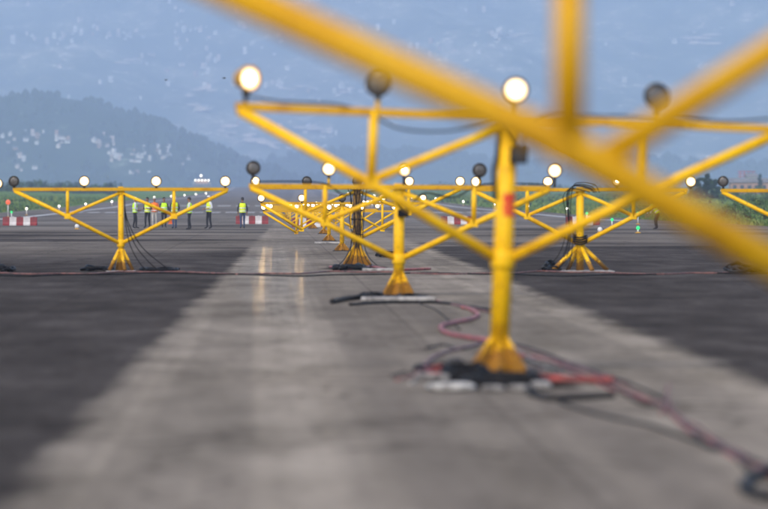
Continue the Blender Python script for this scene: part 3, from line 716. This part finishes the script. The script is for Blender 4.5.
# ------------------------------------------------------------------ people
def person(px, py, facing, label, shirt, trousers, vest, hair='hair_black', pose='stand', scale=1.0, elbow=(40, 40), stance=.10, vest_open=False, Y=None):
    """facing: degrees, 0 looks along the runway (away), 180 towards the camera, +90 to the left"""
    g = G(px, py) if Y is None else Vector((at(px, 200, Y).x, Y, 0))
    root = empty('person', g, (0, 0, R(facing))); root.scale = (scale * .95,) * 3
    tag(root, label, 'person', 'people in high-visibility vests')
    V, E, RD, REG = [], [], [], []
    def v(p, r, rg): V.append(Vector(p)); RD.append(r); REG.append(rg); return len(V) - 1
    def e(a, b): E.append((a, b))
    if pose == 'crouch':
        hip = Vector((0, -.18, .42)); chest = Vector((0, .12, .78)); neck = Vector((0, .22, .95))
    elif pose == 'bend':
        hip = Vector((0, -.12, .92)); chest = Vector((0, .16, 1.22)); neck = Vector((0, .34, 1.33))
    else:
        hip = Vector((0, 0, .93)); chest = Vector((0, -.01, 1.28)); neck = Vector((0, 0, 1.46))
    pel = v(hip, (.155, .115), 't'); bel = v(hip.lerp(chest, .45), (.15, .11), 's'); che = v(chest, (.17, .12), 's')
    nb = v(chest.lerp(neck, .8), (.085, .075), 's'); nk = v(neck + Vector((0, .012, .055)), (.055, .06), 'k')
    hd = v(neck + Vector((0, .03, .13)), (.072, .085), 'k'); hd2 = v(neck + Vector((0, .03, .20)), (.078, .097), 'k'); hd3 = v(neck + Vector((0, .02, .27)), (.05, .062), 'k')
    for a_, b_ in ((pel, bel), (bel, che), (che, nb), (nb, nk), (nk, hd), (hd, hd2), (hd2, hd3)): e(a_, b_)
    for sg in (-1, 1):
        hj = v(hip + Vector((sg * .095, 0, -.07)), (.092, .095), 't'); e(pel, hj)
        if pose == 'crouch':
            kn = v((sg * .16, .24, .46), (.062, .065), 't'); an = v((sg * .13, -.02 + .1 * sg, .09), (.042, .045), 't')
        else:
            fx = sg * stance; fy = .07 * sg if pose == 'stand' else -.02
            kn = v((sg * (.095 + stance) / 2, fy * .5 + .03, .50), (.064, .066), 't'); an = v((fx, fy - .02, .09), (.044, .046), 't')
        e(hj, kn); e(kn, an)
        ap = V[an]; ft = v(ap + Vector((sg * .015, .10, -.045)), (.042, .036), 'f'); e(an, ft); ft2 = v(ap + Vector((sg * .02, .17, -.055)), (.034, .026), 'f'); e(ft, ft2)
        sh = v(chest + Vector((sg * .185, (neck - chest).y * .5, .09 if pose == 'stand' else .05)), (.062, .065), 's'); e(che, sh)
        el_a = elbow[0 if sg < 0 else 1]
        up = Vector((sg * .09, -.03, -.28)) if pose == 'stand' else Vector((sg * .06, .12, -.26))
        eb = v(V[sh] + up, (.045, .047), 's'); e(sh, eb)
        a_ = R(el_a); fo = Vector((-sg * .05 * math.sin(a_) * 2, math.sin(a_) * .25, -math.cos(a_) * .25))
        wr = v(V[eb] + fo, (.03, .033), 'k'); e(eb, wr)
        fd = fo.normalized(); sd_ = Vector((0, 1, 0)) if abs(fd.y) < .7 else Vector((1, 0, 0))
        pm = v(V[wr] + fd * .065, (.03, .036), 'k'); e(wr, pm)
        nrm = fd.cross(sd_).normalized()
        for q in range(4):
            o_ = (q - 1.5) * .021; ln_ = (.055, .065, .062, .048)[q]
            b1 = v(V[pm] + fd * .035 + sd_ * o_, .0095, 'k'); b2 = v(V[b1] + fd * ln_ * .6 + nrm * .012 * sg, .0088, 'k'); b3 = v(V[b2] + fd * ln_ * .35 + nrm * .022 * sg, .0075, 'k')
            e(pm, b1); e(b1, b2); e(b2, b3)
        t1 = v(V[wr] + fd * .035 + sd_ * .042, .011, 'k'); t2 = v(V[t1] + fd * .035 + sd_ * .018, .0095, 'k'); e(wr, t1); e(t1, t2)
    me = bpy.data.meshes.new('body'); me.from_pydata(V, E, [])
    ob = bpy.data.objects.new('body', me); col.objects.link(ob)
    ob.modifiers.new('s', 'SKIN'); sv = me.skin_vertices[0].data
    for i, r in enumerate(RD): sv[i].radius = r if isinstance(r, tuple) else (r, r); sv[i].use_root = (i == 0)
    sb = ob.modifiers.new('u', 'SUBSURF'); sb.levels = 1; sb.render_levels = 1
    dg = bpy.context.evaluated_depsgraph_get(); em = bpy.data.meshes.new_from_object(ob.evaluated_get(dg))
    ob.modifiers.clear(); ob.data = em; bpy.data.meshes.remove(me); ob.parent = root
    key = {'t': 0, 's': 1, 'k': 2, 'f': 3}
    em.materials.clear()
    for nm in (trousers, shirt, 'skin', 'shoe'): em.materials.append(MATS[nm])
    for p in em.polygons:
        c = p.center; bd, br = 9, 't'
        for a_, b_ in E:
            A, B = V[a_], V[b_]; t = max(0, min(1, (c - A).dot(B - A) / max(1e-9, (B - A).length_squared)))
            d = (c - A.lerp(B, t)).length
            if d < bd: bd = d; br = REG[a_] if t < .5 else REG[b_]
        p.material_index = key[br]; p.use_smooth = True
    # soles on the ground
    mn = min(vv.co.z for vv in em.vertices)
    for vv in em.vertices: vv.co.z -= mn
    dz = Vector((0, 0, -mn))
    hc = neck + Vector((0, .025, .185)) + dz
    # face
    for sg in (-1, 1):
        MB().lathe([(.003, .082), (.012, .088), (.009, .094), (.002, .097)], 'shirt_white', 'Y', 8, hc + Vector((sg * .032, 0, .012))).build('eye', root)
        MB().lathe([(.012, sg * .070), (.028, sg * .080), (.024, sg * .090)], 'skin', 'X', 8, hc + Vector((0, -.005, -.005))).build('ear', root)
    MB().path([hc + Vector((0, .088, .01)), hc + Vector((0, .112, -.025)), hc + Vector((0, .092, -.032))], [.008, .014, .008], 'skin', 6).build('nose', root)
    MB().path([hc + Vector((-.022, .088, -.058)), hc + Vector((0, .094, -.060)), hc + Vector((.022, .088, -.058))], .005, 'barrier_red', 5).build('mouth', root)
    hb = MB(); n = 14; prof = []
    for k in range(6):
        a_ = R(-8 + k * 19); prof.append((math.cos(a_) * .094, math.sin(a_) * .098))
    vs, fs = [], []
    for r, h in prof:
        for j in range(n):
            th = 2 * math.pi * j / n; yy = math.sin(th)
            vs.append(hc + Vector((math.cos(th) * r * .93, yy * r * 1.12 - .012, .028 + h - (.07 * max(0, -yy) if h < .02 else 0) + (.03 * max(0, yy) if h < .02 else 0))))
    for i in range(5):
        for j in range(n): fs.append((i * n + j, i * n + (j + 1) % n, (i + 1) * n + (j + 1) % n, (i + 1) * n + j))
    fs.append(tuple(5 * n + j for j in range(n)))
    hb.add(vs, fs, hair, True); hb.build('hair' if hair == 'hair_black' else 'cap', root)
    # vest: rings round the torso, from below the hip line to the shoulders
    if vest:
        vb = MB(); st = MB(); n = 18; rings = []
        for t, rx, ry in ((-.10, .185, .140), (.15, .180, .136), (.45, .176, .132), (.75, .190, .138), (1.0, .205, .140), (1.22, .205, .118), (1.42, .150, .095)):
            rings.append((hip.lerp(chest, t) + dz, rx, ry))
        ax = (chest - hip).normalized(); fw = Vector((1, 0, 0)).cross(ax) * -1
        if fw.y < 0: fw = -fw
        vs, fs = [], []
        for c, rx, ry in rings:
            for j in range(n):
                th = 2 * math.pi * j / n; vs.append(c + Vector((1, 0, 0)) * math.cos(th) * rx + fw * math.sin(th) * ry)
        for i in range(len(rings) - 1):
            for j in range(n): fs.append((i * n + j, i * n + (j + 1) % n, (i + 1) * n + (j + 1) % n, (i + 1) * n + j))
        vb.add(vs, fs, vest, True); vo = vb.build('vest', root)
        for t0 in (.08, .55):
            vs = []
            for t in (t0, t0 + .15):
                c = hip.lerp(chest, t) + dz
                for j in range(n):
                    th = 2 * math.pi * j / n; vs.append(c + Vector((1, 0, 0)) * math.cos(th) * .198 + fw * math.sin(th) * .150)
            MB().add(vs, [(j, (j + 1) % n, n + (j + 1) % n, n + j) for j in range(n)], 'reflective', True).build('reflective_stripe', vo)
    return root
person(135, 228.3, -80, 'person in lime vest and dark trousers facing the rest of the group', 'shirt_white', 'trouser_dark', 'vest_lime', elbow=(70, 80), hair='cap_white')
person(147.5, 227.8, 150, 'person in yellow vest and black trousers within the group, arms folded', 'shirt_dark', 'trouser_dark', 'vest_yellow', elbow=(95, 95))
person(154.5, 227.0, 170, 'person in orange shirt and pale trousers with white cap in the group', 'shirt_orange', 'trouser_pale', 'vest_orange', hair='cap_white', elbow=(60, 95))
person(164, 227.5, 190, 'person in lime vest and dark top between the orange one and blue jeans', 'shirt_dark', 'trouser_dark', 'vest_lime', elbow=(30, 90))
person(174.5, 228.3, 20, 'person in bright yellow vest and blue jeans in the group', 'shirt_dark', 'trouser_blue', 'vest_yellow', elbow=(25, 50), scale=1.03, hair='cap_white')
person(189.5, 229.3, 80, 'person with white sleeves and lime vest, side on, facing the group', 'shirt_white', 'trouser_dark', 'vest_lime', elbow=(75, 65), stance=.07)
person(209, 228.5, 120, 'person in white cap with pale yellow vest and black trousers, standing apart', 'shirt_white', 'trouser_dark', 'vest_yellow', hair='cap_white', elbow=(80, 80), scale=1.05)
person(242.5, 228.2, 8, 'person standing alone in jeans and yellow vest before the barriers', 'shirt_dark', 'trouser_blue', 'vest_yellow', elbow=(15, 15))
person(656, 229.0, 60, 'person bending over in lime vest before the grassy bank', 'shirt_white', 'trouser_dark', 'vest_lime', pose='bend', elbow=(25, 30))
# traffic cone by the group
cn = empty('traffic_cone', G(171, 224)); tag(cn, 'small orange traffic cone between the people in the group', 'cone')
MB().box((0, 0, .02), (.38, .38, .04), 'vest_orange', bev=.008).build('base', cn)
MB().lathe([(.15, .04), (.10, .28), (.095, .30)], 'vest_orange', 'Z', 14).build('cone_body', cn)
MB().lathe([(.096, .30), (.075, .42), (.07, .44)], 'reflective', 'Z', 14).build('band', cn)
MB().lathe([(.071, .44), (.03, .68), (.015, .70)], 'vest_orange', 'Z', 14).build('tip', cn)

# ------------------------------------------------------------------ grass, bushes, trees
def blades(name, n, region, hmin, hmax, wid, mats, label, seed):
    rnd = random.Random(seed); m = MB()
    for _ in range(n):
        x, y = region(rnd); z = ground_z(y) + side_bank(x, y) - .05
        h = rnd.uniform(hmin, hmax) * (.6 + .9 * max(0, .5 + fbm(x * .06, y * .02, seed)))
        a = rnd.uniform(0, math.pi); lx, ly = math.cos(a) * wid * h, math.sin(a) * wid * h
        bx, by = rnd.uniform(-.35, .35) * h, rnd.uniform(-.35, .35) * h
        m.add([(x - lx, y - ly, z), (x + lx, y + ly, z), (x + lx * .5 + bx * .6, y + ly * .5 + by * .6, z + h * .65), (x + bx, y + by, z + h)], [(0, 1, 2, 3)], rnd.choice(mats))
    return tag(m.build(name), label, 'grass', None, 'stuff')
blades('tall_grass', 22000, lambda r: (28.6 + (r.random() ** 1.6) * 55, 241 + (r.random() ** 1.5) * 330), .07, .24, .6, ['leaf_mid', 'leaf_pale', 'leaf_pale', 'leaf_mid'], 'tall green and yellowish grass on the bank right of the runway', 1)
blades('tall_grass', 12000, lambda r: (-28 - (r.random() ** 1.4) * 90, 427 + (r.random() ** 1.4) * 500), .08, .3, .6, ['leaf_mid', 'leaf_mid', 'leaf_dark', 'leaf_pale'], 'dark green grass beyond the striped barrier left of the runway', 2)
blades('tall_grass', 9000, lambda r: (28.6 + (r.random() ** 1.2) * 90, 560 + r.random() * 1100), .1, .35, .7, ['leaf_mid', 'leaf_dark', 'leaf_pale'], 'green grass strip farther along the right runway edge', 3)

def leafy(name, loc, h, w_, kind, label, cat, seed, n=1500, leaf=.12, mats=('leaf_dark', 'leaf_mid'), group=None, trunk=.15):
    rnd = random.Random(seed); root = empty(name, loc); tag(root, label, cat, group)
    t = MB(); t.path([(0, 0, -.2), (.02 * h, 0, h * .4), (0, .01 * h, h * .85)], [h * .035, h * .024, h * .008], 'bark', 8)
    limbs = []
    for k in range(9):
        a = rnd.uniform(0, 6.28); z0 = h * rnd.uniform(trunk, .7); L = w_ * .38 * (1.1 - z0 / h)
        p1 = Vector((math.cos(a) * L, math.sin(a) * L, z0 + L * .45)); limbs.append(p1)
        t.path([(0, 0, z0), p1 * .5 + Vector((0, 0, z0 * .5)), p1], [h * .012, h * .009, h * .004], 'bark', 5)
    t.build('trunk', root)
    c = MB(); clumps = []
    for k in range(34):
        z = h * (trunk + (1 - trunk) * rnd.random())
        if kind == 'cone': rr = w_ * .5 * (1.02 - (z / h)) ** .8 + .02 * w_
        elif kind == 'multi': rr = w_ * .5 * (1 - max(0, (z / h - .35) / .65) ** 1.6)
        else: rr = w_ * .5 * math.sqrt(max(.02, 1 - ((z / h - .5) / .55) ** 2))
        a = rnd.uniform(0, 6.28); q = math.sqrt(rnd.random()) * rr
        clumps.append((Vector((math.cos(a) * q, math.sin(a) * q, z)), w_ * rnd.uniform(.07, .15), rnd.choice(mats)))
    for k in range(n):
        cc, cr, mt = rnd.choice(clumps)
        d = Vector((rnd.gauss(0, 1), rnd.gauss(0, 1), rnd.gauss(0, .9))).normalized() * cr * (rnd.random() ** .4)
        p = cc + d; p.z = max(p.z, .03 * h)
        u = Vector((rnd.gauss(0, 1), rnd.gauss(0, 1), rnd.gauss(0, 1))).normalized(); v_ = u.orthogonal().normalized(); s_ = leaf * rnd.uniform(.6, 1.3)
        c.add([p - u * s_, p + v_ * s_ * .45, p + u * s_, p - v_ * s_ * .45], [(0, 1, 2, 3)], mt if rnd.random() < .8 else rnd.choice(mats))
    c.build('crown', root); return root
def gpt(px, Y):
    p = at(px, 200, Y); return Vector((p.x, Y, ground_z(Y) + side_bank(p.x, Y) - .05))
leafy('conifer_tree', gpt(707, 800), 4.7, 2.6, 'cone', 'tallest dark conifer standing on the grassy bank', 'tree', 1, 4200, .2, ('leaf_dark', 'leaf_dark'))
for k, (px, h, w_) in enumerate(((696, 3.2, 3.4), (701, 3.8, 3.0), (713, 3.6, 3.4), (718, 2.2, 2.6))):
    leafy('shrub_tree', gpt(px, 805 + 4 * k), h, w_, 'round', 'dark rounded tree crowding the tallest conifer', 'tree', 10 + k, 3200, .2, ('leaf_dark', 'leaf_dark', 'leaf_mid'), 'dark trees round the conifer', .05)
for k, (px, Y, h, w_) in enumerate(((662, 760, 1.8, 3.5), (676, 780, 2.0, 4), (640, 900, 1.9, 4.2), (728, 700, 1.7, 4), (741, 640, 1.6, 4.2), (756, 620, 1.9, 4.4), (768, 560, 1.8, 4), (735, 300, 1.3, 2.2), (750, 290, 1.5, 2.6), (764, 285, 1.4, 2.4), (722, 320, 1.0, 2.0))):
    leafy('bush', gpt(px, Y), h, w_, 'round', 'leafy green bush on the grassy bank', 'bush', 30 + k, 900, .12 if Y > 500 else .07, ('leaf_mid', 'leaf_dark', 'leaf_mid', 'leaf_pale'), 'bushes on the bank', .02)
leafy('conifer_tree', gpt(760, 1400), 6.6, 3.2, 'cone', 'pointed dark conifer beside the long low shed', 'tree', 60, 1200, .25, ('leaf_dark',))
for k, px in enumerate((8, 22, 37, 49, 60, 74, 88, 101, 110)):
    leafy('bush', gpt(px, 1250 + 40 * (k % 4)), 2.2 + .5 * (k % 3), 9, 'round', 'dark bush in the hedge line left of the runway', 'bush', 80 + k, 900, .3, ('leaf_dark', 'leaf_dark', 'leaf_mid'), 'hedge line bushes', .02)
for k, px in enumerate((432, 446, 470, 489, 508, 531, 556, 590, 615)):
    leafy('bush', gpt(px, 1900 + 60 * (k % 3)), 2.2 + .5 * (k % 2), 13, 'round', 'dark bush in the hedge line right of the runway', 'bush', 110 + k, 700, .4, ('leaf_dark', 'leaf_mid'), 'far hedge line bushes', .02)

# ------------------------------------------------------------------ airfield buildings
def long_shed(px0, px1, Y, h, wall, label, nwin, roof='roof_grey'):
    a, c = at(px0, 200, Y).x, at(px1, 200, Y).x; L = c - a; z = ground_z(Y) + side_bank((a + c) / 2, Y) - .3
    root = empty('airfield_building', ((a + c) / 2, Y, z)); tag(root, label, 'building', 'airfield buildings')
    D = 9; MB().box((0, D / 2, h / 2), (L, D, h), wall).build('wall', root)
    r = MB(); o = .5; r.add([(-L / 2 - o, -o, h + .01), (L / 2 + o, -o, h + .01), (L / 2 + o, D + o, h + .01), (-L / 2 - o, D + o, h + .01), (-L / 2 - o, D / 2, h + 1.5), (L / 2 + o, D / 2, h + 1.5)],
            [(0, 1, 5, 4), (2, 3, 4, 5), (0, 4, 3), (1, 2, 5), (3, 2, 1, 0)], roof); r.build('roof', root)
    for k in range(nwin):
        x = -L / 2 + L * (k + .5) / nwin
        wd = MB(); wd.box((x, -.03, h * .58), (L / nwin * .5, .08, h * .4), 'window_dark'); wo = wd.build('window', root)
        MB().box((x, -.06, h * .36), (L / nwin * .6, .12, .12), 'white_metal').build('sill', wo)
    dr = MB(); dr.box((-L / 2 + L * .03 + .5, -.03, 1.05), (.9, .07, 2.1), 'brown_box'); dr.build('door', root)
    return root
long_shed(731, 790, 1500, 4.4, 'wall_brick', 'long low shed with dark roof behind the bank', 8)
long_shed(748, 757, 1560, 6.2, 'wall_white', 'small pale hut rising over the long low shed roof', 2)
an = empty('antenna_array', on_ground(746.5, 1620)); tag(an, 'red antenna array with level bars above the long shed', 'antenna')
for k in range(4): MB().tube((-2.4 + 1.6 * k, 0, 0), (-2.4 + 1.6 * k, 0, 8.6), .10, 'antenna_red', 6).build('mast', an)
for z in (6.6, 7.6, 8.5): MB().tube((-3.4, -.1, z), (3.4, -.1, z), .13, 'antenna_red', 6).build('bar', an)
tb = empty('white_building', on_ground(202, 2640)); tag(tb, 'white stepped building with lit terraces beyond the runway end', 'building')
for k, (w_, z0, h) in enumerate(((10.5, 0, 1.6), (9.6, 2.2, 1.0), (4.0, 4.1, 1.0), (1.6, 5.4, 1.2))):
    if k != 1: MB().box((0, 0, z0 + h / 2), (w_, 6 - k, h), 'roof_grey').build('tier', tb)
MB().box((0, .2, 3.15), (8.2, 4.2, 1.9), 'wall_brick').build('middle_storey', tb)
for x in (-5, -3, -1, 1, 3, 5): MB().box((x, -2.9, 2.7), (.5, .5, 1.0), 'white_metal').build('parapet_post', tb)
for x in (-4, -1.9, 0.1, 2.0, 4.1):
    MB().lathe([(.25, 0), (.38, .3), (.25, .6), (.05, .75)], 'edge_white', 'Z', 10, (x, -3.0, 4.0)).build('lamp', tb)
MB().lathe([(.35, 0), (.55, .4), (.35, .8), (.05, .95)], 'edge_white', 'Z', 10, (-.6, -2.5, 6.8)).build('lamp', tb)

# ------------------------------------------------------------------ hills
def interp(P, x):
    if x <= P[0][0]: return P[0][1]
    for (a, za), (c, zc) in zip(P, P[1:]):
        if x <= c: t = (x - a) / (c - a); t = t * t * (3 - 2 * t); return za + (zc - za) * t
    return P[-1][1]
def hillprof(pts, Yc):
    out = []
    for px, py in pts: p = at(px, py, Yc); out.append((p.x, p.z))
    return out
NEAR_Y, MID_Y, FAR0, FAR1 = 6000, 7300, 7700, 11600
near_prof = hillprof([(-700, 60), (-400, 80), (-150, 108), (-50, 104), (10, 100), (45, 97), (90, 103), (125, 117), (160, 124), (195, 140), (225, 156), (255, 168), (300, 178), (380, 192), (520, 205)], NEAR_Y)
mid_prof = hillprof([(-200, 190), (150, 188), (235, 172), (290, 158), (340, 151), (400, 150), (450, 156), (500, 163), (560, 165), (640, 158), (720, 165), (820, 160), (1000, 168)], MID_Y)
def near_h(x, y):
    c = interp(near_prof, x) ; t = (y - NEAR_Y)
    f = max(0, 1 - (t / (1100 if t < 0 else 1200)) ** 2) if abs(t) < 1300 else 0
    return -20 + (c + 20) * f + 7 * f * fbm(x * .012, y * .006, 3) * 1.0
def mid_h(x, y):
    c = interp(mid_prof, x); t = y - MID_Y
    f = max(0, 1 - (t / 900) ** 2)
    return -20 + (c + 20) * f + 6 * f * fbm(x * .012, y * .006, 9)
def far_h(x, y):
    t = (y - FAR0) / (FAR1 - FAR0)
    if t < 0: return -20
    base = 740 * (t ** 1.25)
    spur = 95 * fbm(x * .0016 + .0004 * y, y * .0005, 1, 5) + 26 * fbm(x * .007, y * .004, 5, 4)
    return -20 + base + spur * min(1, t * 3)
def terrain(name, hf, x0, x1, nxx, y0, y1, nyy, mat):
    m = MB(); vs = []
    for j in range(nyy + 1):
        y = y0 + (y1 - y0) * j / nyy
        for i in range(nxx + 1):
            x = x0 + (x1 - x0) * i / nxx; vs.append((x, y, hf(x, y)))
    w_ = nxx + 1
    m.add(vs, [(j * w_ + i, j * w_ + i + 1, (j + 1) * w_ + i + 1, (j + 1) * w_ + i) for j in range(nyy) for i in range(nxx)], mat, True)
    return struct(m.build(name))
terrain('wooded_hill', near_h, -2200, 900, 230, 4880, 7250, 60, 'hill_near')
terrain('low_hill', mid_h, -1400, 2000, 190, 6380, 8220, 40, 'hill_near')
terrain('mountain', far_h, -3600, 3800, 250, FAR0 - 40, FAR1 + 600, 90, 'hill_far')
def hit(px, py, hf, y0, y1, step=14):
    d = ray(px, py); y = y0
    while y < y1:
        p = CP + d * (y / d.y)
        if p.z <= hf(p.x, y): return Vector((p.x, y, hf(p.x, y)))
        y += step
    return None
# trees along the near ridge: one mass
rnd = random.Random(5); m = MB()
ico = bmesh.new(); bmesh.ops.create_icosphere(ico, subdivisions=1, radius=1); IV = [v.co.copy() for v in ico.verts]; IF = [[v.index for v in f.verts] for f in ico.faces]; ico.free()
for k in range(2600):
    x = rnd.uniform(-1000, 300); y = NEAR_Y + (rnd.uniform(-70, 60) if k < 900 else rnd.uniform(-1000, 0))
    if fbm(x * .01, y * .006, 2) < -.12: continue
    z = near_h(x, y); s_ = rnd.uniform(3.0, 7.0); hh = s_ * rnd.uniform(.8, 1.5)
    m.add([(x + v.x * s_ * rnd.uniform(.8, 1.2), y + v.y * s_, z + hh * .5 + v.z * hh * rnd.uniform(.8, 1.2)) for v in IV], IF, 'leaf_hill')
tag(m.build('forest'), 'dark woodland covering the near hill beyond the runway', 'forest', None, 'stuff')
rnd = random.Random(6); m = MB()
for k in range(900):
    x = rnd.uniform(-500, 1100); y = MID_Y + rnd.uniform(-500, 40); z = mid_h(x, y); s_ = rnd.uniform(3.5, 7.5)
    m.add([(x + v.x * s_ * rnd.uniform(.8, 1.2), y + v.y * s_, z + s_ * .5 + v.z * s_ * rnd.uniform(.7, 1.3)) for v in IV], IF, 'leaf_hill')
tag(m.build('forest'), 'woodland on the low hill in the valley', 'forest', None, 'stuff')
# houses
def house_mesh(kind, wall):
    m = MB()
    if kind == 0: m.box((0, 0, .5), (1, .9, 1.0), wall); m.box((0, 0, 1.04), (1.1, 1, .08), 'roof_grey'); m.box((.2, .1, 1.2), (.4, .4, .24), wall)
    elif kind == 1:
        m.box((0, 0, .35), (1.3, .9, .7), wall)
        m.add([(-.72, -.52, .7), (.72, -.52, .7), (.72, .52, .7), (-.72, .52, .7), (-.72, 0, 1.0), (.72, 0, 1.0)], [(0, 1, 5, 4), (2, 3, 4, 5), (0, 4, 3), (1, 2, 5)], 'roof_grey')
    else: m.box((0, 0, .8), (.9, .9, 1.6), wall); m.box((0, 0, 1.64), (1, 1, .08), wall)
    for k in range(3): m.box((-.3 + .3 * k, -.455, .45 if kind == 1 else .6), (.16, .02, .22), 'window_dark')
    return m.mesh('house')
HM = [house_mesh(k, wl_) for k in (0, 1, 2) for wl_ in ('wall_white', 'wall_pink', 'wall_brick')]
HWT = [4, 3, 1, 4, 3, 1, 4, 2, 1]
LOOK = [c + ' ' + k for k in ('flat-roofed', 'pitched-roof', 'tower-like') for c in ('white', 'pinkish', 'brick')]
def town(clusters, hf, y0, y1, smin, smax, where, group, seed):
    rnd = random.Random(seed)
    for (px, py, sx, sy, n) in clusters:
        for k in range(n):
            p = hit(px + rnd.gauss(0, sx * 1.15), py + rnd.gauss(0, sy * 1.15), hf, y0, y1)
            if p is None: continue
            s_ = rnd.uniform(smin, smax); q = rnd.choices(range(9), HWT)[0]
            o = share('house', HM[q], None, p - Vector((0, 0, s_ * .1)), (0, 0, R(rnd.uniform(-30, 30))), (s_, s_, s_ * rnd.uniform(.8, 1.2)))
            tag(o, LOOK[q] + ' house ' + where, 'house', LOOK[q] + ' ' + group)
town([(8, 140, 3, 2, 4), (26, 142, 2, 2, 3), (38, 140, 2.5, 2.5, 6), (57, 140, 2, 2.5, 4), (67, 142, 4, 2, 6), (60, 148, 5, 1.5, 3), (97, 142, 3, 2.5, 6), (107, 146, 3.5, 3, 6), (113, 154, 3, 3, 7), (116, 160, 3, 2, 4), (19, 158, 3, 3, 5), (134, 160, 3, 3, 6), (148, 158, 4, 3, 6), (163, 155, 4, 3.5, 9), (171, 160, 5, 2, 6), (188, 162, 4, 2, 4), (30, 174, 6, 2, 3), (145, 176, 10, 2, 4)],
     near_h, 4850, 6500, 2.6, 5.0, 'in the town on the wooded hill', 'hillside town houses', 3)
town([(60, 38, 12, 5, 8), (100, 36, 12, 5, 8), (125, 36, 4, 3, 5), (145, 58, 6, 3, 4), (182, 34, 5, 4, 8), (200, 36, 7, 6, 6), (215, 50, 8, 6, 5), (205, 72, 5, 5, 5), (215, 84, 8, 5, 4), (30, 40, 6, 3, 4), (90, 28, 15, 4, 4), (245, 25, 6, 4, 4), (375, 30, 8, 4, 3), (395, 55, 12, 4, 5), (500, 37, 12, 3, 9), (420, 42, 15, 6, 4), (300, 90, 25, 3, 7), (345, 95, 14, 3, 4), (365, 90, 8, 2, 3), (300, 40, 20, 12, 4), (640, 60, 30, 15, 4), (700, 25, 20, 8, 4), (310, 130, 10, 4, 4), (660, 174, 12, 2, 5), (60, 100, 30, 10, 3), (730, 90, 20, 10, 3), (75, 60, 40, 25, 14), (190, 60, 25, 22, 12), (300, 60, 60, 30, 12), (450, 70, 50, 30, 12), (660, 110, 60, 40, 10), (310, 140, 30, 12, 8)],
     far_h, 7600, 12100, 5.0, 10.5, 'scattered far off on the mountainside', 'mountainside houses', 4)
# bare pale fields on the mountainside, following the slope
def field(px, py, wpx, hpx, seed):
    rnd = random.Random(seed)
    for k in range(5):
        cx_, cy_ = px + rnd.gauss(0, wpx * .35), py + rnd.gauss(0, hpx * .35)
        n = 12; pts = []
        c = hit(cx_, cy_, far_h, 7600, 12100)
        if c is None: continue
        for j in range(n):
            th = 2 * math.pi * j / n; rr = rnd.uniform(.55, 1.0)
            q = hit(cx_ + math.cos(th) * wpx * .33 * rr, cy_ + math.sin(th) * hpx * .22 * rr, far_h, 7600, 12100, 6)
            if q is None: q = c
            pts.append(q + Vector((0, -3, 4)))
        mm = MB(); mm.add([c + Vector((0, -3, 5))] + pts, [(0, 1 + j, 1 + (j + 1) % n) for j in range(n)], 'field', True)
        struct(mm.build('bare_field'))
for k, a_ in enumerate(((238, 131, 22, 8), (255, 140, 28, 12), (272, 147, 18, 6), (305, 129, 24, 7), (300, 90, 22, 5), (350, 92, 18, 5), (350, 155, 18, 7), (195, 95, 26, 8), (205, 112, 24, 8), (505, 36, 34, 5), (700, 40, 40, 6), (120, 62, 24, 5), (300, 150, 16, 5))):
    field(*a_, seed=40 + k)

# ------------------------------------------------------------------ birds
for k, (px, py) in enumerate(((166, 80), (224, 78))):
    p = at(px, py, 420); bo = empty('bird', p, (0, 0, R(40 + 60 * k))); tag(bo, 'tiny dark bird flying ' + ('before the mountainside above the town' if k == 0 else 'close to the big lit end lamp'), 'bird', 'birds in the air')
    MB().lathe([(.005, -.20), (.05, -.10), (.06, 0), (.035, .12), (.012, .20)], 'feather', 'Y', 8).build('body', bo)
    for sg in (-1, 1):
        MB().add([(sg * .03, -.06, .02), (sg * .03, .07, .02), (sg * .2, .04, .07), (sg * .34, -.03, .03), (sg * .2, -.06, .07), (sg * .03, 0, .045)], [(0, 1, 5), (1, 2, 5), (2, 4, 5), (4, 0, 5), (2, 3, 4)], 'feather').build('wing', bo)

# ------------------------------------------------------------------ the hazy air
hz = MB(); hz.box((0, 6250, 420), (14600, 14100, 880), 'feather'); ho = hz.build('haze')
ho.data.materials.clear()
hm = bpy.data.materials.new('haze_air'); hm.use_nodes = True; hn = hm.node_tree.nodes; hn.clear()
out = hn.new('ShaderNodeOutputMaterial'); pv = hn.new('ShaderNodeVolumePrincipled')
pv.inputs['Color'].default_value = (.59, .74, 1.0, 1); pv.inputs['Density'].default_value = 2.0e-4; pv.inputs['Anisotropy'].default_value = 0.0
hm.node_tree.links.new(pv.outputs[0], out.inputs['Volume'])
ho.data.materials.append(hm); tag(ho, 'pale blue haze filling the valley air', 'haze', None, 'stuff')
